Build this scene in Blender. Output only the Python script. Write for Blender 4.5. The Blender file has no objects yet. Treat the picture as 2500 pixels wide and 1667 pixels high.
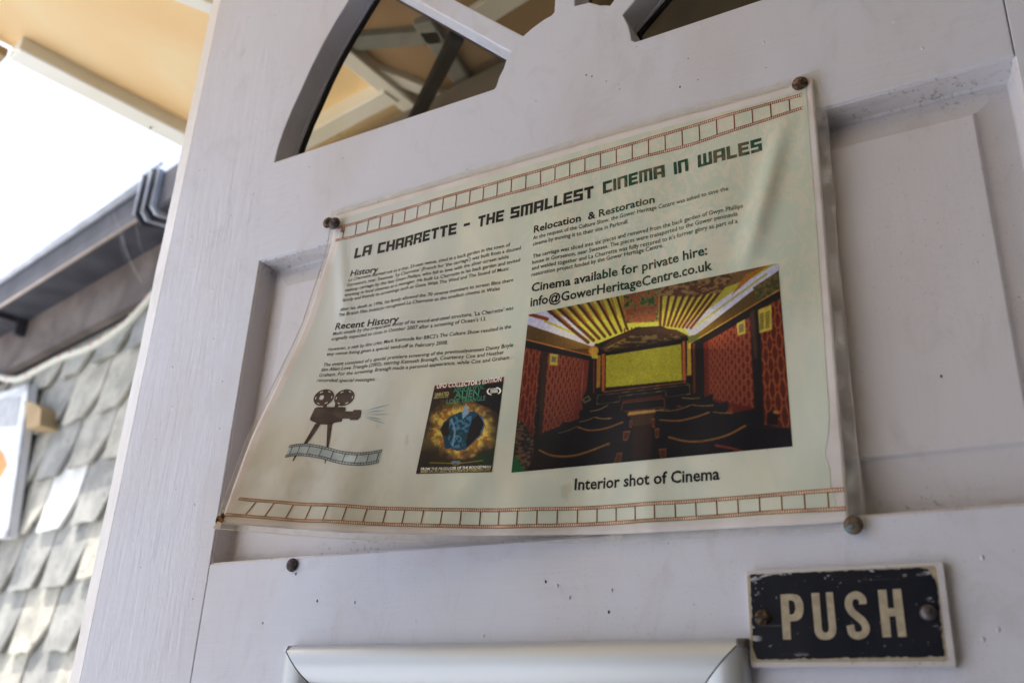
import bpy, bmesh, math, random
import numpy as np
from mathutils import Vector, Matrix
from mathutils.geometry import tessellate_polygon
random.seed(7); rng = np.random.default_rng(7)
S = bpy.context.scene

# ------------------------------------------------------------------ camera
F = 2347.0                                   # focal length in pixels of a 2500 px wide frame
CX, CY = 1250.0, 833.5
EYE = np.array([0.0, 0.0, 1.5])              # the door leaf lies in the plane y = D
D = 0.60
_v = np.array([255, -5488, F]); _v = _v / np.linalg.norm(_v)
_h = np.array([4307, -804, -F]); _h = _h - _h.dot(_v) * _v; _h = _h / np.linalg.norm(_h)
_n = np.cross(_v, _h); _n = _n if _n[2] > 0 else -_n
R = np.array([_h, _n, _v])                   # camera axes -> place axes
cam = bpy.data.cameras.new('camera'); camo = bpy.data.objects.new('camera', cam)
S.collection.objects.link(camo); S.camera = camo
M = Matrix(((R[0, 0], -R[0, 1], -R[0, 2], 0), (R[1, 0], -R[1, 1], -R[1, 2], 0),
            (R[2, 0], -R[2, 1], -R[2, 2], 1.5), (0, 0, 0, 1)))
camo.matrix_world = M
cam.sensor_width = 36; cam.lens = F / 2500 * 36; cam.clip_start = .02; cam.clip_end = 300
cam.dof.use_dof = True; cam.dof.focus_distance = .76; cam.dof.aperture_fstop = 6.5

# ------------------------------------------------------------------ light
SUN_EL, SUN_D = math.radians(60), (-1.0, -0.22)
w = bpy.data.worlds.new('World'); S.world = w; w.use_nodes = True
nt = w.node_tree
sky = nt.nodes.new('ShaderNodeTexSky'); sky.sky_type = 'NISHITA'; sky.sun_disc = False
sky.sun_elevation = SUN_EL; sky.sun_rotation = math.radians(258); sky.air_density = 1.0; sky.dust_density = 4.0
bg = nt.nodes['Background']; nt.links.new(sky.outputs[0], bg.inputs[0]); bg.inputs[1].default_value = .15
sun = bpy.data.lights.new('sun', 'SUN'); sun.energy = 4.0; sun.angle = math.radians(.5); sun.color = (1, .96, .9)
suno = bpy.data.objects.new('sun', sun); S.collection.objects.link(suno)
sd = Vector((SUN_D[0], SUN_D[1], math.tan(SUN_EL) * math.hypot(*SUN_D))).normalized()
suno.rotation_euler = sd.to_track_quat('Z', 'Y').to_euler(); suno.location = (-3, 0, 5)
vs = S.view_settings; vs.view_transform = 'Standard'; vs.look = 'None'; vs.gamma = 1; vs.use_curve_mapping = False
vs.exposure = .98
S.cycles.max_bounces = 10; S.cycles.transparent_max_bounces = 12; S.cycles.diffuse_bounces = 6

# ------------------------------------------------------------------ calibrated helpers
def ray(px, py):
    return R @ np.array([px - CX, py - CY, F])
def plane(px, py, y=D):                      # the spot seen at a pixel on the upright plane y
    r = ray(px, py); t = y / r[1]; return r[0] * t, r[2] * t
def on_door(px, py, d=0.0):                  # d behind the face of the door
    x, z = plane(px, py, D + d); return (x, D + d, z + 1.5)
E1 = np.array([-.977, .212, 0]); E2 = np.array([.212, .977, 0])     # the axes of the building (door leaf stands ajar)
def hit_h(px, py, h):
    r = ray(px, py); return r * (h / r[2])
def hit_n(px, py, nd):
    r = ray(px, py); return r * (nd / r.dot(E2))
def B(s, n, h):                              # building axes: along the wall, out of it, height over the eye
    p = E1 * s + E2 * n; return (p[0], p[1], h + 1.5)

# ------------------------------------------------------------------ object helpers
def link(o): S.collection.objects.link(o); return o
def thing(name, loc, label, cat, group=None, rotz=0):
    o = link(bpy.data.objects.new(name, None)); o.location = loc; o.rotation_euler.z = rotz; o.empty_display_size = .05
    o['label'] = label; o['category'] = cat
    if group: o['group'] = group
    return o
def tag(o, label, cat, group=None):
    o['label'] = label; o['category'] = cat
    if group: o['group'] = group
    return o
def obj(name, verts, faces, mat, parent=None, base=None, smooth=False, kind=None, label=None):
    """one mesh object from world coordinates; base = its origin"""
    verts = np.asarray(verts, float)
    if base is None:
        base = np.array(abs_loc(parent)) if parent else np.array([verts[:, 0].mean(), verts[:, 1].mean(), verts[:, 2].min()])
    base = np.array(base, float)
    me = bpy.data.meshes.new(name); me.from_pydata((verts - base).tolist(), [], [list(map(int, f)) for f in faces]); me.update()
    if mat: me.materials.append(mat)
    if smooth: me.polygons.foreach_set('use_smooth', [True] * len(me.polygons))
    o = link(bpy.data.objects.new(name, me))
    if parent:
        o.parent = parent; o.location = base - np.array(abs_loc(parent))
    else: o.location = base
    if kind: o['kind'] = kind
    if label: o['label'] = label
    return o
def abs_loc(o):
    p = Vector(o.location)
    while o.parent: o = o.parent; p = p + Vector(o.location)
    return p
class MB:
    def __init__(s): s.v = []; s.f = []
    def add(s, v, f):
        b = len(s.v); s.v += [tuple(map(float, p)) for p in v]; s.f += [[i + b for i in q] for q in f]; return s
    def hexa(s, p): return s.add(p, [(0, 1, 2, 3), (7, 6, 5, 4), (0, 4, 5, 1), (1, 5, 6, 2), (2, 6, 7, 3), (3, 7, 4, 0)])
    def box(s, a, b):
        (x0, y0, z0), (x1, y1, z1) = a, b
        return s.hexa([(x0, y0, z0), (x1, y0, z0), (x1, y1, z0), (x0, y1, z0), (x0, y0, z1), (x1, y0, z1), (x1, y1, z1), (x0, y1, z1)])
    def bbox(s, s0, s1, n0, n1, h0, h1):      # box in building axes
        return s.hexa([B(s0, n0, h0), B(s1, n0, h0), B(s1, n1, h0), B(s0, n1, h0), B(s0, n0, h1), B(s1, n0, h1), B(s1, n1, h1), B(s0, n1, h1)])
    def beam(s, a, b, wd, ht):                # rectangular bar, a,b = centre of its underside
        a, b = Vector(a), Vector(b); d = (b - a).normalized(); side = d.cross(Vector((0, 0, 1))).normalized(); up = side.cross(d)
        P = []
        for q in (a, b):
            for i, j in ((-1, 0), (1, 0), (1, 1), (-1, 1)): P.append(q + side * (i * wd / 2) + up * (j * ht))
        return s.add(P, [(0, 1, 2, 3), (7, 6, 5, 4), (0, 4, 5, 1), (1, 5, 6, 2), (2, 6, 7, 3), (3, 7, 4, 0)])
    def tube(s, pts, r, n=8, cap=True):
        pts = [Vector(p) for p in pts]; rings = []
        for i, p in enumerate(pts):
            t = (pts[min(i + 1, len(pts) - 1)] - pts[max(i - 1, 0)]).normalized()
            a = t.cross(Vector((.13, .2, 1))).normalized(); b2 = t.cross(a)
            rr = r[i] if isinstance(r, (list, tuple)) else r
            rings.append([p + (a * math.cos(2 * math.pi * k / n) + b2 * math.sin(2 * math.pi * k / n)) * rr for k in range(n)])
        v = [q for ring in rings for q in ring]
        f = [(i * n + k, i * n + (k + 1) % n, (i + 1) * n + (k + 1) % n, (i + 1) * n + k) for i in range(len(pts) - 1) for k in range(n)]
        if cap: f += [tuple(range(n))[::-1], tuple((len(pts) - 1) * n + k for k in range(n))]
        return s.add(v, f)
    def make(s, name, mat, parent=None, **k): return obj(name, s.v, s.f, mat, parent, **k)
def bevel(o, wd=.002, seg=2):
    m = o.modifiers.new('bevel', 'BEVEL'); m.width = wd; m.segments = seg; m.limit_method = 'ANGLE'; m.angle_limit = math.radians(40)
    m.harden_normals = False; return o
def spline(pts, n=8):
    P = [np.array(p, float) for p in pts]; P = [2 * P[0] - P[1]] + P + [2 * P[-1] - P[-2]]; out = []
    for i in range(1, len(P) - 2):
        for k in range(n):
            t = k / n; a, b, c, d = P[i - 1:i + 3]
            out.append(.5 * (2 * b + (c - a) * t + (2 * a - 5 * b + 4 * c - d) * t * t + (3 * b - a - 3 * c + d) * t ** 3))
    out.append(P[-2]); return out
def plate(name, outer, holes, y0, thick, bev, mat, parent=None, base=None):
    """a board in the door plane (points are x,z), front face at y0, cut-outs, softly rounded arrises"""
    cu = bpy.data.curves.new(name, 'CURVE'); cu.dimensions = '2D'; cu.fill_mode = 'BOTH'
    for loop in [outer] + holes:
        sp = cu.splines.new('POLY'); sp.points.add(len(loop) - 1); sp.use_cyclic_u = True
        for i, (x, z) in enumerate(loop): sp.points[i].co = (x, z, 0, 1)
    cu.extrude = thick / 2 - bev; cu.bevel_depth = bev; cu.bevel_resolution = 2; cu.offset = -bev
    tmp = bpy.data.objects.new('tmp', cu); link(tmp)
    dg = bpy.context.evaluated_depsgraph_get(); me = tmp.evaluated_get(dg).to_mesh()
    v = np.array([(q.co.x, -q.co.z + y0 + thick / 2, q.co.y + 1.5) for q in me.vertices]); f = [tuple(p.vertices) for p in me.polygons]
    f = [q for q in f]
    bpy.data.objects.remove(tmp)
    return obj(name, v, f, mat, parent, base=base)

# ------------------------------------------------------------------ materials
class N:
    def __init__(s, name):
        s.m = bpy.data.materials.new(name); s.m.use_nodes = True; s.t = s.m.node_tree
        s.b = s.t.nodes['Principled BSDF']; s.out = s.t.nodes['Material Output']
        s.g = s.new('ShaderNodeNewGeometry')
    def new(s, t, **k):
        n = s.t.nodes.new(t)
        for a, b in k.items(): setattr(n, a, b)
        return n
    def val(s, sock, x):
        if isinstance(x, bpy.types.NodeSocket): s.t.links.new(x, sock)
        elif x is not None:
            try: sock.default_value = x
            except Exception: sock.default_value = (*x, 1)
    def pos(s, sc=(1, 1, 1), off=(0, 0, 0)):
        m = s.new('ShaderNodeMapping'); s.t.links.new(s.g.outputs['Position'], m.inputs[0]); m.inputs['Scale'].default_value = sc
        m.inputs['Location'].default_value = off; return m.outputs[0]
    def noise(s, scale, detail=3, vec=None, dist=0, rough=.5):
        n = s.new('ShaderNodeTexNoise'); n.inputs['Scale'].default_value = scale; n.inputs['Detail'].default_value = detail
        n.inputs['Roughness'].default_value = rough; n.inputs['Distortion'].default_value = dist
        s.val(n.inputs['Vector'], vec if vec is not None else s.pos()); return n.outputs[0]
    def voro(s, scale, vec=None):
        n = s.new('ShaderNodeTexVoronoi'); n.inputs['Scale'].default_value = scale
        s.val(n.inputs['Vector'], vec if vec is not None else s.pos()); return n
    def ramp(s, x, a, b, lo=0., hi=1.):
        n = s.new('ShaderNodeMapRange'); n.interpolation_type = 'SMOOTHSTEP'; s.val(n.inputs[0], x)
        for i, q in zip((1, 2, 3, 4), (a, b, lo, hi)): n.inputs[i].default_value = q
        return n.outputs[0]
    def math(s, op, a, b=None):
        n = s.new('ShaderNodeMath', operation=op); s.val(n.inputs[0], a)
        if b is not None: s.val(n.inputs[1], b)
        return n.outputs[0]
    def mix(s, f, a, b):
        n = s.new('ShaderNodeMix', data_type='RGBA'); s.val(n.inputs[0], f); s.val(n.inputs[6], a); s.val(n.inputs[7], b); return n.outputs[2]
    def bump(s, h, dist=.001, strength=1., nrm=None):
        n = s.new('ShaderNodeBump'); n.inputs['Distance'].default_value = dist; n.inputs['Strength'].default_value = strength
        s.val(n.inputs['Height'], h)
        if nrm is not None: s.val(n.inputs['Normal'], nrm)
        return n.outputs[0]
    def xyz(s):
        n = s.new('ShaderNodeSeparateXYZ'); s.t.links.new(s.g.outputs['Position'], n.inputs[0]); return n.outputs
    def set(s, **k):
        for a, b in k.items(): s.val(s.b.inputs[a.replace('_', ' ')], b)
        return s.m
def simple(name, col, rough=.5, metal=0, var=.12, sc=30, bmp=.0003, coat=0):
    n = N(name); f = n.noise(sc, 4); c2 = tuple(min(1, q * (1 + var)) for q in col); c1 = tuple(q * (1 - var) for q in col)
    n.set(Base_Color=n.mix(n.ramp(f, .3, .7), c1, c2), Roughness=rough, Metallic=metal)
    if bmp: n.set(Normal=n.bump(n.noise(sc * 6, 4), bmp))
    if coat: n.set(Coat_Weight=coat, Coat_Roughness=.1)
    return n.m
def paint(name, grain='v', dirt=.4, warm=0., c=(.63, .665, .775), gr=.85):
    n = N(name)
    sv = {'v': (8, 8, .8), 'h': (.8, 8, 8), 'b': (8, 8, .8)}[grain]
    g = n.noise(17, 7, n.pos(sv), dist=.5, rough=.62)
    if grain == 'b':                                        # stile upright, rails lying
        g2 = n.noise(26, 5, n.pos((1, 9, 9)), rough=.6)
        mx = n.new('ShaderNodeMix', data_type='FLOAT'); n.val(mx.inputs[0], n.ramp(n.math('ADD', n.xyz()[0], n.math('MULTIPLY', n.noise(20), .02)), -.67, -.645))
        n.val(mx.inputs[2], g); n.val(mx.inputs[3], n.math('MULTIPLY', g2, .3)); g = mx.outputs[0]
    blob = n.noise(14, 4, dist=.6); fine = n.noise(300, 3)
    vor = n.voro(42); sel = n.new('ShaderNodeSeparateColor'); n.val(sel.inputs[0], vor.outputs['Color'])
    pim = n.math('MULTIPLY', n.ramp(vor.outputs['Distance'], .02, .11, 1, 0), n.math('GREATER_THAN', sel.outputs[0], .72))
    h = n.math('ADD', n.math('MULTIPLY', g, gr), n.math('MULTIPLY', blob, .7))
    h = n.math('ADD', h, n.math('MULTIPLY', fine, .06)); h = n.math('ADD', h, n.math('MULTIPLY', pim, .22))
    # dirt: sparse specks, clustered
    sp = n.ramp(n.noise(520, 3, rough=.7), .62, .72); cl = n.ramp(n.noise(7, 3, n.pos((1, 1, 1), (3, 1, 8))), .42, .62)
    specks = n.math('MULTIPLY', n.math('MULTIPLY', sp, cl), dirt)
    vor2 = n.voro(60, n.pos((1, 1, 1), (5, 2, 1))); s2 = n.new('ShaderNodeSeparateColor'); n.val(s2.inputs[0], vor2.outputs['Color'])
    dots = n.math('MULTIPLY', n.ramp(vor2.outputs['Distance'], .01, .075, 1, 0), n.math('GREATER_THAN', s2.outputs[1], .965))
    stain = n.ramp(n.noise(4.5, 4, n.pos((1.4, 1, .7), (9, 0, 2))), .45, .75)
    smud = n.ramp(n.noise(19, 6, n.pos((1.5, 1, .8), (2, 7, 5)), dist=1.2, rough=.68), .50, .72)
    c0 = n.mix(n.math('MULTIPLY', smud, .38), c, (c[0] * .74, c[1] * .72, c[2] * .68))
    col = n.mix(n.math('MULTIPLY', stain, .6), c0, (c[0] * .90, c[1] * .82, c[2] * .74))
    col = n.mix(n.math('MULTIPLY', n.ramp(g, .35, .7), .10), col, (c[0] * .8, c[1] * .8, c[2] * .82))
    col = n.mix(n.math('MINIMUM', n.math('ADD', specks, n.math('MULTIPLY', dots, .75)), 1.), col, (.10, .085, .075))
    n.set(Base_Color=col, Roughness=n.ramp(blob, .3, .7, .36, .5), Normal=n.bump(h, .0011, .85)); n.b.inputs['Specular IOR Level'].default_value = .4
    return n, col
n_, _c = paint('door_paint', 'b', .45); M_DOOR = n_.m
n_, _c = paint('rail_paint', 'h', .35, gr=.3); M_RAIL = n_.m
n_, _c = paint('panel_paint', 'v', .5, c=(.63, .635, .70), gr=.3); M_PANEL = n_.m
# moulding: the same paint, mildew specks gathered along the top right and the bottom
n_, _c = paint('moulding_paint', 'h', .6, c=(.62, .62, .665), gr=.2)
zz = n_.xyz()[2]
band = n_.math('ADD', n_.ramp(zz, 1.915, 1.932), n_.ramp(zz, 1.66, 1.648))
mild = n_.math('MULTIPLY', n_.ramp(n_.noise(240, 3), .56, .68), n_.ramp(n_.noise(22, 3), .42, .6))
mild2 = n_.math('MULTIPLY', n_.ramp(n_.noise(90, 4, n_.pos((.25, 1, 1.6))), .5, .75), .45)
fm = n_.math('MULTIPLY', band, n_.math('MAXIMUM', mild, mild2))
n_.set(Base_Color=n_.mix(n_.math('MULTIPLY', fm, .5), _c, (.13, .115, .11))); M_MOULD = n_.m
n_, _c = paint('lit_edge_paint', 'v', .2, c=(.78, .79, .82))  # paler door paint: daylight on the edge strip is put into its colour
ch = n_.ramp(n_.math('ADD', n_.xyz()[0], n_.math('MULTIPLY', n_.noise(35, 4, n_.pos((1, 1, .5))), .012)), -.7935, -.7925)
M_EDGE = n_.m
M_REVEAL = (lambda t: t[0].m)(paint('reveal_paint', 'v', .35, gr=.3))
M_BLACK = simple('black_bead', (.012, .012, .013), .6, bmp=.0004, sc=60)
M_CRACK = simple('crack_dirt', (.05, .045, .04), .9, sc=200)

def paper(name, tint):
    n = N(name)
    if tint:
        X = n.xyz(); f = n.ramp(n.math('ADD', X[0], n.math('MULTIPLY', n.noise(9, 3), .25)), -.45, -.2)
        a = n.mix(n.ramp(n.noise(16, 4, n.pos((1, 1, .5))), .35, .65), (.66, .68, .655), (.60, .64, .63))
        b = n.mix(n.ramp(n.noise(20, 5, n.pos((1.3, 1, .6)), dist=1.), .38, .62), (.57, .64, .56), (.65, .675, .57))
        top = n.ramp(n.math('ADD', X[2], n.math('MULTIPLY', n.noise(12), .06)), 1.74, 1.86)
        c = n.mix(f, a, b); c = n.mix(n.math('MULTIPLY', n.math('SUBTRACT', 1., f), top), c, (.55, .61, .61))
        # damp between print and film in the upper right: feathery green and brown patches
        wet = n.math('MULTIPLY', n.ramp(n.math('ADD', X[0], n.math('MULTIPLY', n.noise(11), .12)), -.30, -.24), n.ramp(n.math('ADD', X[2], n.math('MULTIPLY', n.noise(9), .1)), 1.80, 1.85))
        fe = n.ramp(n.noise(60, 10, n.pos((1.2, 1, .8)), dist=1.4, rough=.78), .48, .54)
        c = n.mix(n.math('MULTIPLY', wet, .6), c, n.mix(fe, (.48, .57, .47), (.64, .61, .49)))
        st = n.ramp(n.noise(48, 3, n.pos((1, 1, .6), (2, 0, 0))), .70, .78)
        c = n.mix(n.math('MULTIPLY', st, .35), c, (.36, .30, .2))
        ll = n.math('MULTIPLY', n.ramp(X[0], -.38, -.46), n.ramp(n.math('ADD', X[2], n.math('MULTIPLY', n.noise(14), .06)), 1.83, 1.74))
        cl = n.ramp(n.noise(26, 5, n.pos((1.3, 1, .55), (1, 5, 2)), rough=.6), .42, .68)
        c = n.mix(n.math('MULTIPLY', n.math('MULTIPLY', ll, cl), .55), c, (.50, .48, .39))
    else: c = n.mix(n.ramp(n.noise(25, 4), .4, .7), (.70, .68, .69), (.60, .56, .54))
    dots = n.ramp(n.voro(75).outputs['Distance'], .02, .05, 1, 0); sel = n.ramp(n.noise(9, 2), .6, .64)
    c = n.mix(n.math('MULTIPLY', dots, n.math('MULTIPLY', sel, .8)), c, (.14, .12, .1))
    hb = n.math('ADD', n.math('MULTIPLY', n.noise(22, 2, n.pos((1, 1, .45))), 1.), n.math('MULTIPLY', n.noise(120, 3), .05))
    n.set(Base_Color=c, Roughness=.55, Coat_Weight=.42, Coat_Roughness=.22, Normal=n.bump(hb, .0016, .7), Coat_Normal=n.bump(hb, .0016, .7))
    return n.m
M_PAPER = paper('white_paper', False); M_PRINT = paper('tinted_print', True)
def ink(name, col, damp=True):
    n = N(name); X = n.xyz()
    c = n.mix(n.ramp(n.noise(60, 3), .35, .7), col, tuple(q * 1.6 + .006 for q in col))
    if damp:
        wet = n.math('MULTIPLY', n.ramp(n.math('ADD', X[0], n.math('MULTIPLY', n.noise(11), .06)), -.265, -.245), n.ramp(X[2], 1.78, 1.87))
        fe = n.ramp(n.noise(70, 8, n.pos((1, 1, .6)), dist=1.5, rough=.7), .46, .54)
        c = n.mix(n.math('MULTIPLY', wet, .9), c, n.mix(fe, (.012, .075, .045), (.13, .115, .07)))
        wl = n.ramp(n.math('ADD', X[0], n.math('MULTIPLY', n.noise(25), .09)), -.39, -.42)
        c = n.mix(n.math('MULTIPLY', wl, .35), c, (.06, .058, .05))
    n.set(Base_Color=c, Roughness=.5, Coat_Weight=.08, Coat_Roughness=.28, Specular_IOR_Level=.18); return n.m
M_INK = ink('black_ink', (.010, .011, .014)); M_RED = ink('film_ink', (.15, .018, .014), False); M_ORA = ink('film_ink_faded', (.15, .055, .014), False)
M_HOLE = ink('film_hole', (.60, .44, .33), False)
M_BRN = ink('brown_ink', (.05, .036, .032), False); M_BLU = ink('pale_blue_ink', (.36, .44, .47), False); M_RAY = ink('ray_ink', (.27, .40, .44), False)
M_WINK = ink('white_ink', (.75, .75, .7), False); M_GINK = ink('green_ink', (.045, .25, .16), False); M_YINK = ink('yellow_ink', (.55, .5, .2), False)
M_BAND = ink('red_band_ink', (.26, .05, .05), False)
def vcol():
    n = N('printed_picture'); a = n.new('ShaderNodeAttribute', attribute_name='print')
    gr = n.noise(900, 2); c = n.mix(n.math('MULTIPLY', n.ramp(gr, .3, .7), .18), a.outputs['Color'], (.02, .02, .025))
    n.set(Base_Color=c, Roughness=.5, Coat_Weight=.08, Coat_Roughness=.28, Specular_IOR_Level=.18, Normal=n.bump(n.noise(22, 2, n.pos((1, 1, .45))), .0012, .5)); return n.m
M_PIC = vcol()
def clear(name, cov, tint=(.93, .92, .88), rough=.12, k=.8):
    n = N(name); tr = n.new('ShaderNodeBsdfTransparent'); tr.inputs[0].default_value = (*tint, 1)
    gl = n.new('ShaderNodeBsdfGlossy'); gl.inputs['Roughness'].default_value = rough
    n.set(Base_Color=(.72, .71, .68), Roughness=.5)
    fr = n.new('ShaderNodeFresnel'); fr.inputs[0].default_value = 1.5
    m1 = n.new('ShaderNodeMixShader'); n.val(m1.inputs[0], n.math('ADD', n.math('MULTIPLY', n.ramp(n.noise(60, 4), .35, .75), cov), cov * .35)); n.t.links.new(tr.outputs[0], m1.inputs[1]); n.t.links.new(n.b.outputs[0], m1.inputs[2])
    m2 = n.new('ShaderNodeMixShader'); n.val(m2.inputs[0], n.math('MULTIPLY', n.math('MULTIPLY', fr.outputs[0], n.math('SUBTRACT', 1., n.g.outputs['Backfacing'])), k)); n.t.links.new(m1.outputs[0], m2.inputs[1]); n.t.links.new(gl.outputs[0], m2.inputs[2])
    n.t.links.new(m2.outputs[0], n.out.inputs[0]); return n.m
M_LAM = clear('clear_film', .24, (.95, .94, .90), .2, .5); M_GLASS = clear('dusty_glass', .012, (.84, .80, .72), .02, .3)
def rust(name, c1, c2, c3, metal=.3, sc=420):
    n = N(name); f = n.noise(sc, 5, rough=.7); g = n.noise(sc * .6, 3, n.pos((1, 1, 1), (4, 4, 4)))
    c = n.mix(n.ramp(f, .42, .6), c1, c2); c = n.mix(n.ramp(g, .52, .62), c, c3)
    n.set(Base_Color=c, Roughness=.7, Metallic=metal, Normal=n.bump(f, .0012, 1.)); return n.m
M_RUST = rust('rusty_nail', (.035, .02, .014), (.14, .055, .025), (.22, .17, .13))
M_RUSTD = rust('dark_nail', (.03, .02, .022), (.07, .05, .05), (.12, .1, .1), .2)
M_RUSTB = rust('verdigris_nail', (.10, .06, .03), (.20, .16, .12), (.12, .22, .28))
M_BRASS = rust('worn_brass', (.05, .03, .02), (.24, .17, .10), (.04, .025, .02), .7, 260)
def plate_face():
    n = N('navy_enamel'); X = n.xyz()
    sc = n.ramp(n.noise(260, 3, n.pos((.45, 1, 1.))), .60, .66)
    zt = n.ramp(n.math('ADD', X[2], n.math('MULTIPLY', n.noise(40), .012)), 1.606, 1.612); zb = n.ramp(n.math('ADD', X[2], n.math('MULTIPLY', n.noise(40), .008)), 1.566, 1.561)
    xr = n.ramp(X[0], -.0775, -.0725)
    ed = n.math('MAXIMUM', n.math('MAXIMUM', zt, zb), n.math('MAXIMUM', xr, n.ramp(X[0], -.170, -.176)))
    wear = n.math('MAXIMUM', n.math('MULTIPLY', sc, ed), n.math('MULTIPLY', n.ramp(n.noise(420, 2), .72, .76), .45))
    scr = n.math('MULTIPLY', n.ramp(n.noise(120, 2, n.pos((.12, 1, 6))), .70, .76), .10)
    c = n.mix(n.math('MAXIMUM', wear, scr), (.006, .008, .016), (.42, .44, .5))
    n.set(Base_Color=c, Roughness=n.ramp(n.noise(30, 3), .3, .7, .32, .5), Normal=n.bump(n.noise(90, 3), .0003)); return n.m
M_NAVY = plate_face(); M_NAVY.node_tree.nodes['Principled BSDF'].inputs['Specular IOR Level'].default_value = .25
M_BEIGE = simple('beige_enamel', (.37, .325, .235), .5, sc=200, var=.15, bmp=.0001)
M_SMEAR = (lambda t: t[0].m)(paint('smeared_paint', 'h', .9, c=(.56, .56, .60), gr=1.6))
M_ALU = simple('silver_profile', (.56, .61, .66), .35, .35, .02, 8, 0)
M_CAP = simple('grey_plastic', (.16, .16, .16), .45, sc=80, bmp=.0002)
M_SHEET = simple('backing_sheet', (.7, .7, .68), .5)
def boardmat(name, a, b, sc=4, rough=.6):
    n = N(name); f = n.noise(sc, 5, n.pos((1, .5, 1)), dist=.8); kn = n.ramp(n.noise(14, 3, n.pos((1, 1, 1), (7, 3, 0))), .70, .78)
    c = n.mix(n.ramp(f, .35, .68), a, b); c = n.mix(n.math('MULTIPLY', kn, .6), c, tuple(q * .45 for q in a))
    n.set(Base_Color=c, Roughness=rough, Normal=n.bump(n.noise(60, 4), .0006)); return n.m
M_SOFF = boardmat('plywood_soffit', (.92, .63, .30), (.95, .74, .42)); M_SOFD = boardmat('dark_soffit', (.36, .23, .11), (.44, .29, .15))
M_CREAM = boardmat('cream_gloss', (.88, .87, .78), (.84, .81, .68), 9, .4); M_PITCH = simple('black_steel', (.004, .004, .005), .9, bmp=0); M_PITCH.node_tree.nodes['Principled BSDF'].inputs['Specular IOR Level'].default_value = .1
M_REFL = simple('grey_reflection', (.24, .245, .215), .6, sc=20)  # grey of the bars that imitate reflections in the panes
M_SLATE = []
for i, (a, b) in enumerate((((.28, .275, .245), (.46, .45, .39)), ((.34, .33, .28), (.54, .52, .44)), ((.25, .255, .24), (.40, .40, .365)), ((.72, .72, .69), (.85, .85, .83)))):
    n = N('slate_%s' % ('grey', 'lichen', 'blue', 'whitened')[i]); f = n.noise(12, 5, rough=.65); pit = n.ramp(n.noise(55, 3), .64, .70)
    n.set(Base_Color=n.mix(n.math('MULTIPLY', pit, .6 if i < 3 else .1), n.mix(n.ramp(f, .35, .65), a, b), (.06, .055, .05)), Roughness=.8, Normal=n.bump(f, .004)); M_SLATE.append(n.m)
M_GUT = simple('black_gutter', (.045, .045, .055), .5, sc=12, var=.3, bmp=0); M_GUT.node_tree.nodes['Principled BSDF'].inputs['Specular IOR Level'].default_value = .25; M_RIM = simple('gutter_sheen', (.50, .53, .58), .4, sc=20)  # pale rim grey carries the sky's reflection, reused on the light ribs
M_LIP = simple('lip_highlight', (.42, .34, .28), .5, sc=20); M_FASC = boardmat('weathered_fascia', (.10, .08, .07), (.19, .155, .135), 7, .8)
M_FELT = simple('dark_felt', (.02, .02, .022), .9); M_MORTAR = simple('wall_backing', (.06, .058, .055), .9)
M_BOARD = simple('white_board', (.82, .83, .84), .35, var=.02); M_ORG = simple('orange_print', (.75, .30, .07), .5); M_BRK = boardmat('ochre_timber', (.36, .25, .12), (.46, .33, .17), 12, .7)
M_ROPE = N('cord_sheath').set(Base_Color=(.62, .62, .52), Roughness=.35, Transmission_Weight=.15); M_LED = simple('red_bulb', (.75, .16, .06), .4, sc=50)
M_LED2 = simple('yellow_bulb', (.8, .62, .2), .4, sc=50)
M_GROUND = simple('paving', (.52, .54, .58), .85, sc=3, var=.2, bmp=.002)
n_ = N('cobweb_silk'); n_.set(Base_Color=(.7, .7, .7), Roughness=.6, Alpha=.35); M_WEB = n_.m

# ------------------------------------------------------------------ ground
g = obj('ground', [(-150, -150, 0), (150, -150, 0), (150, 150, 0), (-150, 150, 0)], [(0, 1, 2, 3)], M_GROUND, base=(0, 0, 0)); g['kind'] = 'structure'

pf = obj('dimming_floor', [(-1.05, -1.4, .004), (.9, -1.4, .004), (.9, 2.0, .004), (-1.05, 2.0, .004)], [(0, 1, 2, 3)], simple('dark_floor', (.16, .15, .145), .8, sc=4, var=.2, bmp=.001), base=(0, 0, .004)); pf['kind'] = 'structure'  # unseen dark floor added to cut bounced light towards the right
# ------------------------------------------------------------------ the door leaf
Z0 = 1.5
door = thing('door', (-.32, D, .03), 'white painted open door leaf with sunray fanlight and raised panel', 'door')
PX0, PX1, PZ0, PZ1 = -.6555, .0184, .1396, .4385
def inward(loop, d):
    P = [np.array(p) for p in loop]; c = sum(P) / len(P); out = []
    for i in range(len(P)):
        a, b, c2 = P[i - 1], P[i], P[(i + 1) % len(P)]
        t1 = (b - a) / (np.linalg.norm(b - a) + 1e-9); t2 = (c2 - b) / (np.linalg.norm(c2 - b) + 1e-9)
        n1 = np.array([-t1[1], t1[0]]); n2 = np.array([-t2[1], t2[0]])
        m = n1 + n2; m = m / max(1e-6, np.linalg.norm(m)); k = 1 / max(.5, m.dot(n1)); out.append(tuple(b + m * d * k))
    return out
def ccw(l): 
    a = sum(l[i - 1][0] * l[i][1] - l[i][0] * l[i - 1][1] for i in range(len(l))); return l if a > 0 else l[::-1]
HC = (-.3195, .553)
def arc(c, r, a0, a1, n): return [(c[0] + r * math.cos(math.radians(a0 + (a1 - a0) * i / n)), c[1] + r * math.sin(math.radians(a0 + (a1 - a0) * i / n))) for i in range(n + 1)]
left_arc = [(-.6575, .5545), (-.6556, .574), (-.6516, .5916), (-.6442, .616), (-.6348, .6397), (-.6245, .667), (-.6126, .6931), (-.5995, .717), (-.5844, .7406)]
left_arc += arc((-.3195, .553), .3265, 141, 137.4, 2)[0:]
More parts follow.
